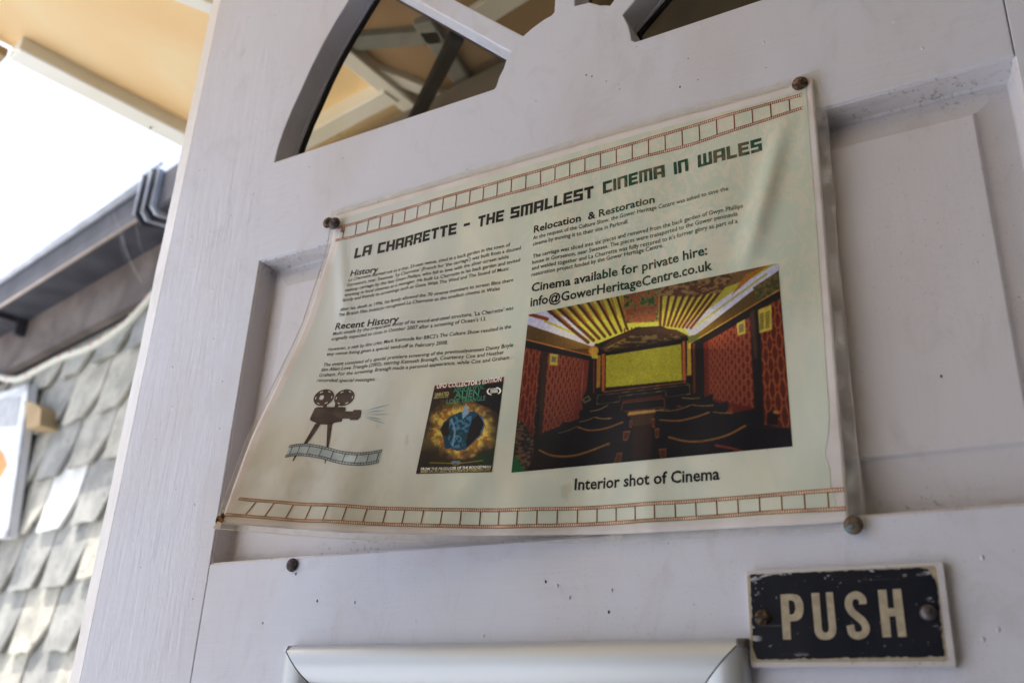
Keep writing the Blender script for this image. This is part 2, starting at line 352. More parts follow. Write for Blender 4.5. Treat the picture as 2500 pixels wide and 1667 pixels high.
pane1 = left_arc + [(-.5500, .7560), (-.4923, .7017), (-.43, .6425), (-.3752, .5906), (-.3795, .583), (-.3817, .5746), (-.3862, .566), (-.3885, .557), (-.3905, .5545), (-.395, .5544)]
pane2 = [(-.3624, .6043), (-.4433, .6809), (-.5330, .7660)] + arc(HC, .3265, 133, 92.5, 12) + [(-.3302, .86), (-.3302, .6331), (-.3308, .619), (-.3335, .6165), (-.342, .6145), (-.3528, .6099)]
pane3 = [(-.3098, .6177), (-.3098, .86)] + arc(HC, .3265, 87.5, 47, 12) + [(-.106, .7660), (-.2660, .6145), (-.2753, .6036), (-.2800, .6062), (-.2848, .6079), (-.2950, .6155)]
pane4 = [(-.2629, .5883), (-.0905, .7535)] + arc(HC, .3265, 40, 0.3, 14) + [(-.2470, .5545), (-.2521, .5549), (-.2552, .558), (-.2558, .5640), (-.2580, .575)]
panes = [ccw(p) for p in (pane1, pane2, pane3, pane4)]
board = [(-.7962, -1.44), (PX0, -1.44), (PX0, PZ1), (PX1, PZ1), (PX1 + .0004, 1.02), (-.7962, 1.02)]
o = plate('door_board', board, panes, D, .024, .0012, M_DOOR, door)
plate('window_rebate', [(-.7950, .52), (.1565, .52), (.1565, 1.0), (-.7950, 1.0)], [inward(p, .0008) for p in panes], D + .0241, .0035, .0006, M_REVEAL, door)
plate('bottom_rail', [(PX0 + .0003, -1.44), (PX1, -1.44), (PX1, PZ0), (PX0 + .0003, PZ0)], [], D + .0003, .0237, .0007, M_RAIL, door)
plate('hinge_stile', [(PX1 + .0005, -1.44), (.158, -1.44), (.158, 1.02), (PX1 + .0005, 1.02)], [], D + .0002, .0238, .0006, M_DOOR, door)
# behind the cut-outs: a black bead with slightly smaller openings, then glass
bead_holes = []
for i, p in enumerate(panes):
    q = inward(p, .0016); q = [(x + (.0022 if (x < -.57 or (i == 3 and x < -.20)) else 0), z) for x, z in q]; bead_holes.append(q)
plate('glazing_bead', [(-.7955, .50), (.157, .50), (.157, 1.0), (-.7955, 1.0)], bead_holes, D + .0277, .0050, .0005, M_BLACK, door)
for p in panes:
    q = inward(p, -.008); m = MB(); k = len(q)
    m.add([(x, D + .0330, z + 1.5) for x, z in q] + [(x, D + .0360, z + 1.5) for x, z in q], [])
    tri = tessellate_polygon([[Vector((x, z, 0)) for x, z in q]])
    m.f += [t for t in tri] + [(t[2] + k, t[1] + k, t[0] + k) for t in tri] + [(i, i + k, (i + 1) % k + k, (i + 1) % k) for i in range(k)]
    m.make('pane', M_GLASS, door)
plate('back_board', [(-.7955, -1.43), (.157, -1.43), (.157, .50), (-.7955, .50)], [], D + .0245, .014, .0006, M_RAIL, door)
# raised panel: chamfer, groove, slope, field
def ring(x0, x1, z0, z1, d, n=24):
    P = []
    for i in range(n): P.append((x0 + (x1 - x0) * i / n, z0))
    for i in range(n): P.append((x1, z0 + (z1 - z0) * i / n))
    for i in range(n): P.append((x1 - (x1 - x0) * i / n, z1))
    for i in range(n): P.append((x0, z1 - (z1 - z0) * i / n))
    return [(x, D + d, z + 1.5) for x, z in P]
rings = [ring(PX0 - .0005, PX1 + .0005, PZ0 - .0005, PZ1 + .0005, .0012), ring(PX0 + .0010, PX1 - .0015, PZ0 + .0016, PZ1 - .0012, .0024), ring(PX0 + .0020, PX1 - .0052, PZ0 + .0040, PZ1 - .0034, .0198), ring(PX0 + .0030, PX1 - .0062, PZ0 + .0052, PZ1 - .0044, .0210), ring(PX0 + .0042, PX1 - .0075, PZ0 + .0064, PZ1 - .0056, .0213)]
v = [p for r in rings for p in r]; n4 = len(rings[0])
f = [(i * n4 + k, i * n4 + (k + 1) % n4, (i + 1) * n4 + (k + 1) % n4, (i + 1) * n4 + k) for i in range(len(rings) - 1) for k in range(n4)]
obj('panel_moulding', v, f, M_MOULD, door)
FX0, FX1, FZ0, FZ1 = -.6253, -.0125, .1803, .4090
r2 = [ring(PX0 + .0043, PX1 - .0076, PZ0 + .0065, PZ1 - .0057, .0213), ring(FX0 - .0026, FX1 + .0026, FZ0 - .0026, FZ1 + .0026, .0152), ring(FX0 - .0008, FX1 + .0008, FZ0 - .0008, FZ1 + .0008, .0124), ring(FX0, FX1, FZ0, FZ1, .0120)]
v = [p for r in r2 for p in r]
f = [(i * n4 + k, i * n4 + (k + 1) % n4, (i + 1) * n4 + (k + 1) % n4, (i + 1) * n4 + k) for i in range(3) for k in range(n4)]
obj('panel_margin', v, f, M_MOULD, door)
obj('panel_field', [(FX0, D + .0120, FZ0 + 1.5), (FX1, D + .0120, FZ0 + 1.5), (FX1, D + .0120, FZ1 + 1.5), (FX0, D + .0120, FZ1 + 1.5)], [(0, 1, 2, 3)], M_PANEL, door)
# chamfered edge strip on the lock side, a dirty crack between it and the board
zs = np.linspace(-1.44, 1.02, 160); V = []; Fc = []
for i, z in enumerate(zs):
    j = .0004 * math.sin(z * 37) + .0003 * math.sin(z * 91)
    for x, y in ((-.7968, D + .003), (-.7978, D + .0012), (-.8000 + j, D + .0016), (-.8170 + j, D + .0050), (-.8192 + j, D + .0068), (-.8198, D + .040)): V.append((x, y, z + 1.5))
    if i: Fc += [((i - 1) * 6 + k, i * 6 + k, i * 6 + k + 1, (i - 1) * 6 + k + 1) for k in range(5)]
obj('edge_strip', V, Fc, M_EDGE, door)
m = MB(); m.box((-.7972, D + .0035, .06), (-.7955, D + .03, 2.52)); m.make('edge_crack', M_CRACK, door)
def knob(m_, c, r, h, seg=20, rings_=6, sq=1.):
    """dome lying on the door, bulging to -y"""
    x, y, z = c; P = []
    for i in range(rings_):
        a = math.pi / 2 * i / rings_
        P += [(x + r * math.cos(a) * math.cos(2 * math.pi * k / seg), y - h * math.sin(a), z + sq * r * math.cos(a) * math.sin(2 * math.pi * k / seg)) for k in range(seg)]
    P.append((x, y - h, z)); b = rings_ * seg
    P += [(x + r * .97 * math.cos(2 * math.pi * k / seg), y + .0008, z + sq * r * .97 * math.sin(2 * math.pi * k / seg)) for k in range(seg)]
    Fq = [(i * seg + k, i * seg + (k + 1) % seg, (i + 1) * seg + (k + 1) % seg, (i + 1) * seg + k) for i in range(rings_ - 1) for k in range(seg)]
    Fq += [((rings_ - 1) * seg + k, (rings_ - 1) * seg + (k + 1) % seg, b) for k in range(seg)] + [(b + 1 + k, b + 1 + (k + 1) % seg, (k + 1) % seg, k) for k in range(seg)]
    m_.add(P, Fq); return m_
# little holes and paint pimples that the light picks out
m = MB()
for px, py in ((774, 1466), (1332, 1419), (722, 1400), (2298, 918), (1445, 187 + 0), (1660, 213), (1431, 184), (1486, 1493)):
    x, y, z = on_door(px, py, .0118 if px == 2298 else 0); knob(m, (x, y, z), .0007, .00025, 8, 2, 1.6)
m.make('nail_hole', M_CRACK, door, kind='stuff')
m = MB()
for px, py in ((1360, 1429), (1390, 1458), (1493, 1440), (2252, 119), (1508, 209), (865, 1470), (1180, 1551), (2398, 1360), (2437, 1535), (2400, 1560), (1990 - 140, 1417), (1865, 104), (505, 1418), (640, 1520), (474, 1232), (421, 897)):
    x, y, z = on_door(px, py); knob(m, (x, y + .0003, z), .0010, .0008, 10, 3, 1.4)
m.make('paint_drip', M_RAIL, door, kind='stuff', smooth=True)

# ------------------------------------------------------------------ the laminated poster: a sheet whose lower left corner has sprung off its nail
def e_of(x, z):
    x = np.asarray(x, float); z = np.asarray(z, float)
    sx = np.clip((-.25 - x) / .4, 0, 2) ** 1.5; sz = np.clip((.45 - z) / .29, 0, 2) ** 1.5
    e = .0032 + .1 * sx * sz
    inside = np.clip((z - .14) / .05, 0, 1) * np.clip((.465 - z) / .05, 0, 1)
    # a fold running down from the top right nail, smaller ripples elsewhere
    t = np.clip((.435 - z) / .12, 0, 1); cx = -.136 - .036 * t
    e = e + .0048 * np.exp(-((x - cx) / .0085) ** 2) * np.sin(math.pi * np.clip((.445 - z) / .13, 0, 1)) ** 1
    t2 = np.clip((.455 - z) / .1, 0, 1); cx2 = -.556 + .02 * t2
    e = e + .0020 * np.exp(-((x - cx2) / .007) ** 2) * np.sin(math.pi * np.clip((.46 - z) / .13, 0, 1))
    e = e + inside * (.0011 * np.sin(x * 43 + z * 9) * np.sin(z * 21 + 1) + .0006 * np.sin(x * 95 - z * 30) + .0005 * np.sin(x * 17 + z * 80))
    bot = np.exp(-((z - .15) / .05) ** 2)
    e = e + bot * (.0007 * np.sin(x * 70) + .0012 * np.exp(-((x + .245) / .012) ** 2) + .0009 * np.exp(-((x + .35) / .015) ** 2))
    return e
def Wp(x, z, lift=0.):                                    # spot of the sheet on the line of sight through (x,z) of the door plane
    e = e_of(x, z) + lift; k = (D - e) / D
    return np.stack([x * k, D - e, z * k + 1.5], -1)
def flat(px, py):                                         # pixel -> coordinates across the sheet seen square on
    x, z = plane(px, py); k = (D - float(e_of(x, z))) / D; return np.array([x * k, z * k])
def unflat(X, Z):
    x, z = X.copy(), Z.copy()
    for _ in range(12):
        k = (D - e_of(x, z)) / D; x, z = X / k, Z / k
    return x, z
LL = np.array([(0, -.656, .171), (.045, -.6543, .184), (.28, -.6345, .2535), (.42, -.6144, .2949), (.63, -.5867, .3547), (.88, -.5672, .4358), (1, -.5690, .4725)])
LR = np.array([(0, -.1068, .1320), (1, -.1047, .4728)])
LB = np.array([(0, -.656, .171), (.265, -.5119, .1522), (.46, -.4045, .1425), (.70, -.2706, .1341), (.975, -.1193, .1313), (1, -.1068, .1320)])
LT = np.array([(0, -.5690, .4725), (.4, -.3813, .4729), (.68, -.2564, .4735), (.9, -.145, .4708), (1, -.1047, .4728)])
def smooth_ip(t, A, k):
    n_ = 41; ts = np.linspace(0, 1, n_); ys = np.interp(ts, A[:, 0], A[:, k]); p = np.pad(ys, 2, mode='reflect', reflect_type='odd'); ys2 = np.convolve(p, [.1, .25, .3, .25, .1], 'valid')
    ys2[0], ys2[-1] = ys[0], ys[-1]; return np.interp(t, ts, ys2)
def sheet_uv(u, v):
    out = []
    for k in (1, 2):
        l, r = smooth_ip(v, LL, k), smooth_ip(v, LR, k); b, t = smooth_ip(u, LB, k), smooth_ip(u, LT, k)
        c00, c10, c01, c11 = LL[0, k], LR[0, k], LL[-1, k], LR[-1, k]
        out.append((1 - u) * l + u * r + (1 - v) * b + v * t - ((1 - u) * (1 - v) * c00 + u * (1 - v) * c10 + (1 - u) * v * c01 + u * v * c11))
    return out
def grid_faces(nu, nv): 
    i, j = np.meshgrid(np.arange(nu - 1), np.arange(nv - 1), indexing='ij'); a = (i * nv + j).ravel()
    return np.stack([a, a + nv, a + nv + 1, a + 1], 1)
def sheet(name, u0, u1, v0, v1, lift, mat, nu=170, nv=130, thick=0, rag=None, label=None):
    u, v = np.meshgrid(np.linspace(u0, u1, nu), np.linspace(v0, v1, nv), indexing='ij')
    if rag is not None: u, v = rag(u, v)
    x, z = sheet_uv(u, v); P = Wp(x, z, lift).reshape(-1, 3); Fq = grid_faces(nu, nv)
    o_ = obj(name, P, Fq, mat, poster, smooth=True, label=label)
    if thick:
        s_ = o_.modifiers.new('thickness', 'SOLIDIFY'); s_.thickness = thick; s_.offset = -1
    return o_
poster = thing('poster', (-.33, D - .003, 1.63), 'laminated cinema history poster nailed over the door panel, lower left corner sprung loose', 'poster')
# clear margin of the film: four strips round the paper, all one sheet
us = [(0, .0105, 0, 1), (.984, 1, 0, 1), (.0105, .984, 0, .017), (.0105, .984, .982, 1)]
VV = []; FF = []
for (a, b, c, d) in us:
    nu, nv = (4, 130) if b - a < .1 else (170, 4)
    u, v = np.meshgrid(np.linspace(a, b, nu), np.linspace(c, d, nv), indexing='ij')
    wob = (.0012 * np.sin(v * 9 + 1) + .0004 * np.sin(v * 31)) * np.clip((u - .984) / .016, 0, 1)
    x, z = sheet_uv(u, v); P = Wp(x + wob, z, .0001).reshape(-1, 3); FF += (grid_faces(nu, nv) + len(VV)).tolist(); VV += P.tolist()
lam = obj('clear_margin', VV, FF, M_LAM, poster, smooth=True)
# bright sealed edge of the film
def rim(name, uvs, r=.00035, mat=None):
    u = np.array([q[0] for q in uvs]); v = np.array([q[1] for q in uvs]); x, z = sheet_uv(u, v)
    m_ = MB(); m_.tube([tuple(p) for p in Wp(x, z, .0003)], r, 5); return m_.make(name, mat or M_PAPER, poster, smooth=True)
rim('film_edge', [(0.0005, t) for t in np.linspace(0, .97, 60)], .0003); rim('film_edge', [(t, .0005) for t in np.linspace(0, .42, 60)], .0003); rim('film_edge', [(.9995, t) for t in np.linspace(.03, .62, 50)], .00012)
sheet('paper_sheet', .0105, .984, .017, .982, .0000, M_PAPER, thick=.0003)
def rag(u, v):
    return u + .0035 * np.sin(v * 9 + 1) * (u < .2), v
def rag2(u, v):
    nibble = .010 * np.exp(-((v - .13) / .05) ** 2) * (np.sin(v * 40) * .3 + np.sin(v * 97) * .2 + 1.0) * np.clip((u - .9) / .08, 0, 1); return u - nibble, v
sheet('printed_area', .030, .9700, .035, .962, .00022, M_PRINT, rag=rag2)

def on_sheet(X, Z, lift=.0004):
    x, z = unflat(np.asarray(X, float), np.asarray(Z, float)); return Wp(x, z, lift)
_fd = {}
def text_mesh(txt, weight=0.):
    key = (txt, weight)
    if key not in _fd:
        cu = bpy.data.curves.new('t', 'FONT'); cu.body = txt; cu.size = 1; cu.resolution_u = 2; cu.offset = weight; cu.fill_mode = 'FRONT'
        t = bpy.data.objects.new('t', cu); link(t); me = t.evaluated_get(bpy.context.evaluated_depsgraph_get()).to_mesh()
        _fd[key] = (np.array([(q.co.x, q.co.y) for q in me.vertices]), [tuple(p.vertices) for p in me.polygons]); bpy.data.objects.remove(t)
    return _fd[key]
CAPH = text_mesh('H')[0][:, 1].max()
def text_lines(name, rows, mat, weight=0., lift=.0004, shear=0.):
    """rows: text, baseline start pixel, baseline end pixel, cap height in metres"""
    VV, FF = [], []
    for txt, a, b, cap in rows:
        cap = cap * 1.1; v, f = text_mesh(txt, weight); A, Bb = flat(*a), flat(*b)
        s = (v[:, 0] - v[:, 0].min()) / (v[:, 0].max() - v[:, 0].min()); t = v[:, 1] / CAPH
        d = Bb - A; n_ = np.array([-d[1], d[0]]) / np.linalg.norm(d)
        X = A[0] + d[0] * s + n_[0] * cap * t + shear * cap * t; Z = A[1] + d[1] * s + n_[1] * cap * t
        P = on_sheet(X, Z, lift); FF += [tuple(i + len(VV) for i in q) for q in f]; VV += P.tolist()
    return obj(name, VV, FF, mat, poster, kind=None)
text_lines('paragraph', [
 ("La Charrette started out as a tiny, 23-seat venue, sited in a back garden in the town of", (850, 687), (1245.4, 601.2), .0031),
 ("Gorseinon, near Swansea. 'La Charrette' (French for 'the carriage') was built from a disused", (846.3, 699.5), (1271, 609), .0031),
 ("railway carriage by the late Gwyn Phillips, who fell in love with the silver screen while", (842.5, 711.8), (1242, 630.4), .0031),
 ("working in local cinemas as a teenager. He built La Charrette in his back garden and invited", (840, 724), (1269.4, 638.2), .0031),
 ("family and friends to screenings such as Gone With The Wind and The Sound of Music .", (836, 736.7), (1247.5, 658), .0031)], M_INK, .006)
text_lines('paragraph', [
 ("After his death in 1996, his family allowed the 70 cinema members to screen films there", (829.4, 761), (1252.8, 686.7), .0031),
 ("The British Film Institute recognised La Charrette as the smallest cinema in Wales", (826.3, 774.2), (1219.9, 708), .0031)], M_INK, .006)
text_lines('paragraph', [
 ("Made unsafe by the irreparable decay of its wood-and-steel structure, 'La Charrette' was", (812, 819), (1253, 755.4), .0031),
 ("originally expected to close in October 2007 after a screening of Ocean's 13.", (807.5, 831.9), (1186.7, 782.4), .0031)], M_INK, .006)
text_lines('paragraph', [
 ("However, a visit by film critic Mark Kermode for BBC2's The Culture Show resulted in the", (800, 857), (1247.5, 800.7), .0031),
 ("tiny venue being given a special send-off in February 2008.", (796.5, 868.6), (1092.8, 839.8), .0031)], M_INK, .006)
text_lines('paragraph', [
 ("The event consisted of a special premiere screening of the previouslyunseen Danny Boyle", (787.6, 894.7), (1252.6, 846), .0031),
 ("film Alien Love Triangle (2002), starring Kenneth Branagh, Courteney Cox and Heather", (782.8, 906.8), (1229.8, 863.7), .0031),
 ("Graham. For the screening, Branagh made a personal appearance, while Cox and Graham", (777.7, 920), (1242.4, 876.5), .0031),
 ("recorded special messages.", (772.8, 932), (915.9, 929), .0031)], M_INK, .006)
text_lines('paragraph', [
 ("At the request of the Culture Show, the Gower Heritage Centre was asked to save the", (1301, 586), (1778, 465), .0033),
 ("cinema by moving it to their site in Parkmill.", (1300.5, 600.7), (1534.4, 545), .0033)], M_INK, .008)
text_lines('paragraph', [
 ("The carriage was sliced into six pieces and removed from the back garden of Gwyn Phillips", (1300.5, 630.8), (1813.8, 506.8), .0033),
 ("house in Gorseinon, near Swansea. The pieces were transported to the Gower peninsula", (1299, 645.4), (1801, 526.2), .0033),
 ("and welded together and La Charrette was fully restored to it's former glory as part of a", (1298, 660), (1801, 544), .0033),
 ("restoration project funded by the Gower Heritage Centre.", (1297.5, 675.2), (1618.6, 603.3), .0033)], M_INK, .008)
text_lines('subheading', [("History", (854.2, 674.4), (922, 664), .0056)], M_INK, .02)
text_lines('subheading', [("Recent History", (817.5, 805), (972, 786), .0058)], M_INK, .022)
text_lines('subheading', [("Relocation  & Restoration", (1303, 568.8), (1598.2, 494.8), .0058)], M_INK, .022)
text_lines('contact_line', [("Cinema available for private hire:", (1297.2, 713), (1727, 621), .0068)], M_INK, .022)
text_lines('contact_line', [("info@GowerHeritageCentre.co.uk", (1294.6, 748.2), (1739.3, 658.1), .0070)], M_INK, .022)
text_lines('caption', [("Interior shot of Cinema", (1402, 1195), (1757, 1169.6), .0073)], M_INK, .022)

# block capitals of the title: rectangles on a 0..w by 0..1 cell
def blk(ch):
    t = .24
    G = {
     'L': (.72, [(0, 0, .26, 1), (.26, 0, .72, t)]), 'A': (.86, [(0, 0, .27, 1), (.59, 0, .86, 1), (.27, .78, .59, 1), (.27, .30, .59, .52)]),
     'C': (.78, [(0, 0, .26, 1), (.26, 0, .78, t), (.26, .76, .78, 1)]), 'H': (.86, [(0, 0, .27, 1), (.59, 0, .86, 1), (.27, .38, .59, .62)]),
     'R': (.86, [(0, 0, .27, 1), (.27, .78, .86, 1), (.60, .45, .86, .78), (.27, .36, .72, .55), (.55, 0, .86, .36)]),
     'E': (.76, [(0, 0, .26, 1), (.26, 0, .76, t), (.26, .76, .76, 1), (.26, .40, .70, .62)]),
     'T': (.76, [(0, .76, .76, 1), (.25, 0, .51, .76)]), '-': (.5, [(0, .38, .5, .62)]),
     'S': (.78, [(0, .76, .78, 1), (0, .50, .26, .76), (0, .40, .78, .60), (.52, .2, .78, .40), (0, 0, .78, .24)]),
     'M': (1.05, [(0, 0, .24, 1), (.40, 0, .64, .80), (.80, 0, 1.05, 1), (.24, .80, .80, 1)]),
     'N': (.84, [(0, 0, .26, 1), (.58, 0, .84, 1), (.26, .80, .58, 1)]), 'I': (.26, [(0, 0, .26, 1)]),
     'W': (1.05, [(0, 0, .24, 1), (.40, .2, .64, 1), (.80, 0, 1.05, 1), (.24, 0, .80, .22)])}
    return G[ch]
def title_word(word, a, b, cap):
    gap = .10; tot = sum(blk(c)[0] for c in word) + gap * (len(word) - 1); A, Bb = flat(*a), flat(*b); d = (Bb - A); L = np.linalg.norm(d); d = d / L; n_ = np.array([-d[1], d[0]])
    x = 0; VV, FF = [], []
    for c in word:
        wd, rs = blk(c)
        for (x0, y0, x1, y1) in rs:
            nx, ny = 3, 2; us_, vs_ = np.meshgrid(np.linspace(x + x0, x + x1, nx), np.linspace(y0, y1, ny), indexing='ij')
            X = A[0] + d[0] * us_ / tot * L + n_[0] * vs_ * cap; Z = A[1] + d[1] * us_ / tot * L + n_[1] * vs_ * cap
            P = on_sheet(X.ravel(), Z.ravel(), .0004); FF += (grid_faces(nx, ny) + len(VV)).tolist(); VV += P.tolist()
        x += wd + gap
    return obj('title_word', VV, FF, M_INK, poster)
for wd, a, b in (("LA", (863.5, 632), (904.5, 621.8)), ("CHARRETTE", (920.4, 619.5), (1113.5, 571.4)), ("-", (1131, 560 + 4), (1146, 556 + 4)), ("THE", (1166, 556), (1229, 539.5)),
                 ("SMALLEST", (1245.7, 534.7), (1449, 482.5)), ("CINEMA", (1472, 474), (1623.4, 432.3)), ("IN", (1646, 427), (1681, 417)), ("WALES", (1704, 410), (1861, 367.7))):
    title_word(wd, a, b, .0112)

# film strips
def film(name, x_left, x_right, zt_fn, zb_fn, pitch, first, mat, n_sub=9):
    VV, FF = [], []; HV, HF = [], []
    def quad(xa, xb, za, zb_, V_, F_, lift=.0004, nx=None):
        nx = nx or max(2, int(abs(xb - xa) / .006) + 2)
        u, v = np.meshgrid(np.linspace(xa, xb, nx), [0, 1], indexing='ij'); zz_ = np.where(v == 0, za(u), zb_(u))
        P = on_sheet(u.ravel(), zz_.ravel(), lift); F_ += (grid_faces(nx, 2) + len(V_)).tolist(); V_ += P.tolist()
    rh, lw = .0026, .00042
    for base, sgn in ((zt_fn, -1), (zb_fn, 1)):
        quad(x_left, x_right, lambda u: base(u) + sgn * lw, lambda u: base(u), VV, FF)
        quad(x_left, x_right, lambda u: base(u) + sgn * rh, lambda u: base(u) + sgn * (rh - lw), VV, FF)
        quad(x_left, x_right, lambda u: base(u) + sgn * (rh - lw), lambda u: base(u) + sgn * lw, HV, HF, .00032)
        x = first
        while x > x_left: x -= pitch / n_sub
        x += pitch / n_sub
        while x < x_right - .0003:
            quad(x - .00024, x + .00024, lambda u: base(u) + sgn * (rh - lw * .5), lambda u: base(u) + sgn * lw * .5, VV, FF, nx=2); x += pitch / n_sub
    x = first
    while x > x_left + .002:
        quad(x - .00042, x + .00042, lambda u: zt_fn(u) - rh, lambda u: zb_fn(u) + rh, VV, FF, nx=2); x -= pitch
    s_ = obj(name, VV, FF, mat, poster); obj('sprocket_holes', HV, HF, M_HOLE, s_); return s_
def zfit(pts):
    q = np.array([flat(*p) for p in pts]); i = np.argsort(q[:, 0]); q = q[i]; return lambda u: np.interp(u, q[:, 0], q[:, 1])
topT = zfit([(830, 552), (1110, 471), (1557, 344), (1760, 283), (1958, 228)]); topB = zfit([(820, 590), (955, 556), (1250, 474), (1690, 356), (1960, 267)])
fx = lambda *p: flat(*p)[0]
p0, p1 = fx(1249 + .0, 440), fx(1927, 250)
film('film_strip', fx(822, 572), fx(1959, 245), topT, topB, (p1 - p0) / 17, p1, M_RED)
botT = zfit([(575, 1212), (735, 1226), (930, 1236), (1240, 1240), (1451, 1234), (1647, 1221), (1850, 1206), (2059, 1189)])
botB = zfit([(558, 1259), (735, 1274), (1000, 1285), (1240, 1289), (1451, 1283), (1650, 1271), (1850, 1257), (2066, 1246)])
q0, q1 = fx(1262, 1265), fx(2022, 1222)
film('film_strip', fx(566, 1236), fx(2063, 1215), botT, botB, (q1 - q0) / 15, q1, M_ORA)

# ------------------------------------------------------------------ printed pictures, rasterised here and carried as vertex colours of a fine grid
def homog(src, dst):
    A = []; b = []
    for (x, y), (u, v) in zip(src, dst):
        A += [[x, y, 1, 0, 0, 0, -u * x, -u * y], [0, 0, 0, x, y, 1, -v * x, -v * y]]; b += [u, v]
    h = np.append(np.linalg.solve(np.array(A, float), np.array(b, float)), 1).reshape(3, 3)
    return lambda x, y: ((h[0, 0] * x + h[0, 1] * y + h[0, 2]) / (h[2, 0] * x + h[2, 1] * y + h[2, 2]), (h[1, 0] * x + h[1, 1] * y + h[1, 2]) / (h[2, 0] * x + h[2, 1] * y + h[2, 2]))
def vnoise(x, y, seed):
    r = np.random.default_rng(seed); T = r.random((64, 64)); xi, yi = np.floor(x).astype(int), np.floor(y).astype(int); fx_, fy_ = x - xi, y - yi
    fx_, fy_ = fx_ * fx_ * (3 - 2 * fx_), fy_ * fy_ * (3 - 2 * fy_); g_ = lambda a, b: T[a % 64, b % 64]
    return (g_(xi, yi) * (1 - fx_) + g_(xi + 1, yi) * fx_) * (1 - fy_) + (g_(xi, yi + 1) * (1 - fx_) + g_(xi + 1, yi + 1) * fx_) * fy_
def fbm(x, y, seed, o=4): return sum(vnoise(x * 2 ** i, y * 2 ** i, seed + i) * .5 ** i for i in range(o)) / sum(.5 ** i for i in range(o))
class Pic:
    def __init__(s, corners, W_, H_, bg_):
        s.W, s.H = W_, H_; j, i = np.meshgrid((np.arange(W_ * 2) + .5) / (W_ * 2), (np.arange(H_ * 2) + .5) / (H_ * 2)); s.map = homog([(0, 0), (1, 0), (1, 1), (0, 1)], corners)
        s.X, s.Y = s.map(j, i); s.im = np.zeros((H_ * 2, W_ * 2, 3)); s.im[:] = bg_
    def mask(s, pts):
        P = np.array(pts, float); m_ = np.zeros(s.X.shape, bool)
        for k in range(len(P)):
            (x0, y0), (x1, y1) = P[k - 1], P[k]
            if y0 == y1: continue
            m_ ^= ((s.Y > min(y0, y1)) & (s.Y <= max(y0, y1)) & (s.X < x0 + (s.Y - y0) * (x1 - x0) / (y1 - y0)))
        return m_
    def poly(s, pts, c, a=1.):
        m_ = s.mask(pts); s.im[m_] = s.im[m_] * (1 - a) + np.array(c) * a; return m_
    def line(s, pts, wd, c, a=1.):
        for (x0, y0), (x1, y1) in zip(pts, pts[1:]):
            L = math.hypot(x1 - x0, y1 - y0) + 1e-6; t = np.clip(((s.X - x0) * (x1 - x0) + (s.Y - y0) * (y1 - y0)) / L / L, 0, 1)
            m_ = np.hypot(s.X - x0 - t * (x1 - x0), s.Y - y0 - t * (y1 - y0)) < wd / 2; s.im[m_] = s.im[m_] * (1 - a) + np.array(c) * a
    def curve(s, pts, wd, c, a=1.): s.line([tuple(p) for p in spline(pts, 6)], wd, c, a)
    def damask(s, quad, nu, nv, c, wd=.16, off=0):
        m_ = s.mask(quad); inv = homog(quad, [(0, 0), (1, 0), (1, 1), (0, 1)]); u, v = inv(s.X[m_], s.Y[m_]); u = u * nu; v = v * nv + off
        best = np.full(u.shape, 9.)
        for du, dv in ((0, 0), (.5, .5)):
            uu, vv_ = (u + du) % 1 - .5, (v + dv) % 1 - .5; wdt = .31 * np.clip(np.cos(math.pi * vv_ / .84), 0, 1) ** .75
            dd = np.abs(np.abs(uu) - wdt); dd[np.abs(vv_) > .43] = 9; best = np.minimum(best, dd)
        k = best < wd * (.35 + .5 * fbm(u * 7, v * 7, 3, 2)); idx = np.argwhere(m_); ii = idx[k]; s.im[ii[:, 0], ii[:, 1]] = s.im[ii[:, 0], ii[:, 1]] * .35 + np.array(c) * .65
    def done(s, name, zoom2px, lift=.00045, gain=1.15, label=None):
        a = s.im.clip(0, 255).reshape(s.H, 2, s.W, 2, 3).mean((1, 3)) / 255.; pa = np.pad(a, ((1, 1), (1, 1), (0, 0)), mode='edge'); a = .5 * a + .125 * (pa[:-2, 1:-1] + pa[2:, 1:-1] + pa[1:-1, :-2] + pa[1:-1, 2:]); lin = np.where(a <= .04045, a / 12.92, ((a + .055) / 1.055) ** 2.4) * gain; lin = np.clip(lin, .004, .85)
        j, i = np.meshgrid(np.linspace(0, 1, s.W), np.linspace(0, 1, s.H)); zx, zy = s.map(j, i); px, py = zoom2px(zx, zy)
        rx = R @ np.stack([px.ravel() - CX, py.ravel() - CY, np.full(px.size, F)]); t = D / rx[1]; P = Wp(rx[0] * t, rx[2] * t, lift)
        Fq = grid_faces(s.H, s.W)[:, ::-1]; o_ = obj(name, P, Fq, M_PIC, poster, smooth=True, label=label)
        at = o_.data.color_attributes.new('print', 'FLOAT_COLOR', 'POINT'); at.data.foreach_set('color', np.concatenate([lin.reshape(-1, 3), np.ones((s.W * s.H, 1))], 1).astype(np.float32).ravel()); return o_
NAVY = (11, 15, 26)
P = Pic([(152, 386), (1988, 8), (2094, 1355), (25, 1548)], 440, 300, NAVY)
YEL = (152, 146, 52); LIL = (176, 178, 205); DBR = (52, 27, 20); RED = (86, 26, 21)
P.poly([(130, 380), (2000, 0), (2000, 80), (1340, 560), (1130, 470), (950, 480), (660, 600), (120, 470)], YEL)
P.poly([(850, 240), (1110, 180), (1900, 20), (1760, 130), (1400, 260), (1110, 250), (1100, 440), (860, 450)], (96, 72, 42))
P.poly([(120, 455), (150, 380), (290, 350), (480, 430), (650, 590), (625, 630)], LIL); P.poly([(1290, 465), (1500, 330), (1780, 130), (1960, 20), (2000, 0), (2000, 70), (1350, 560)], LIL)
P.line([(275, 435), (640, 590)], 16, YEL); P.line([(165, 386), (290, 420)], 26, (110, 45, 20)); P.line([(1380, 470), (1900, 90)], 14, (150, 146, 60)); P.poly([(1750, 90), (1930, 15), (1800, 110), (1640, 250)], (140, 90, 30))
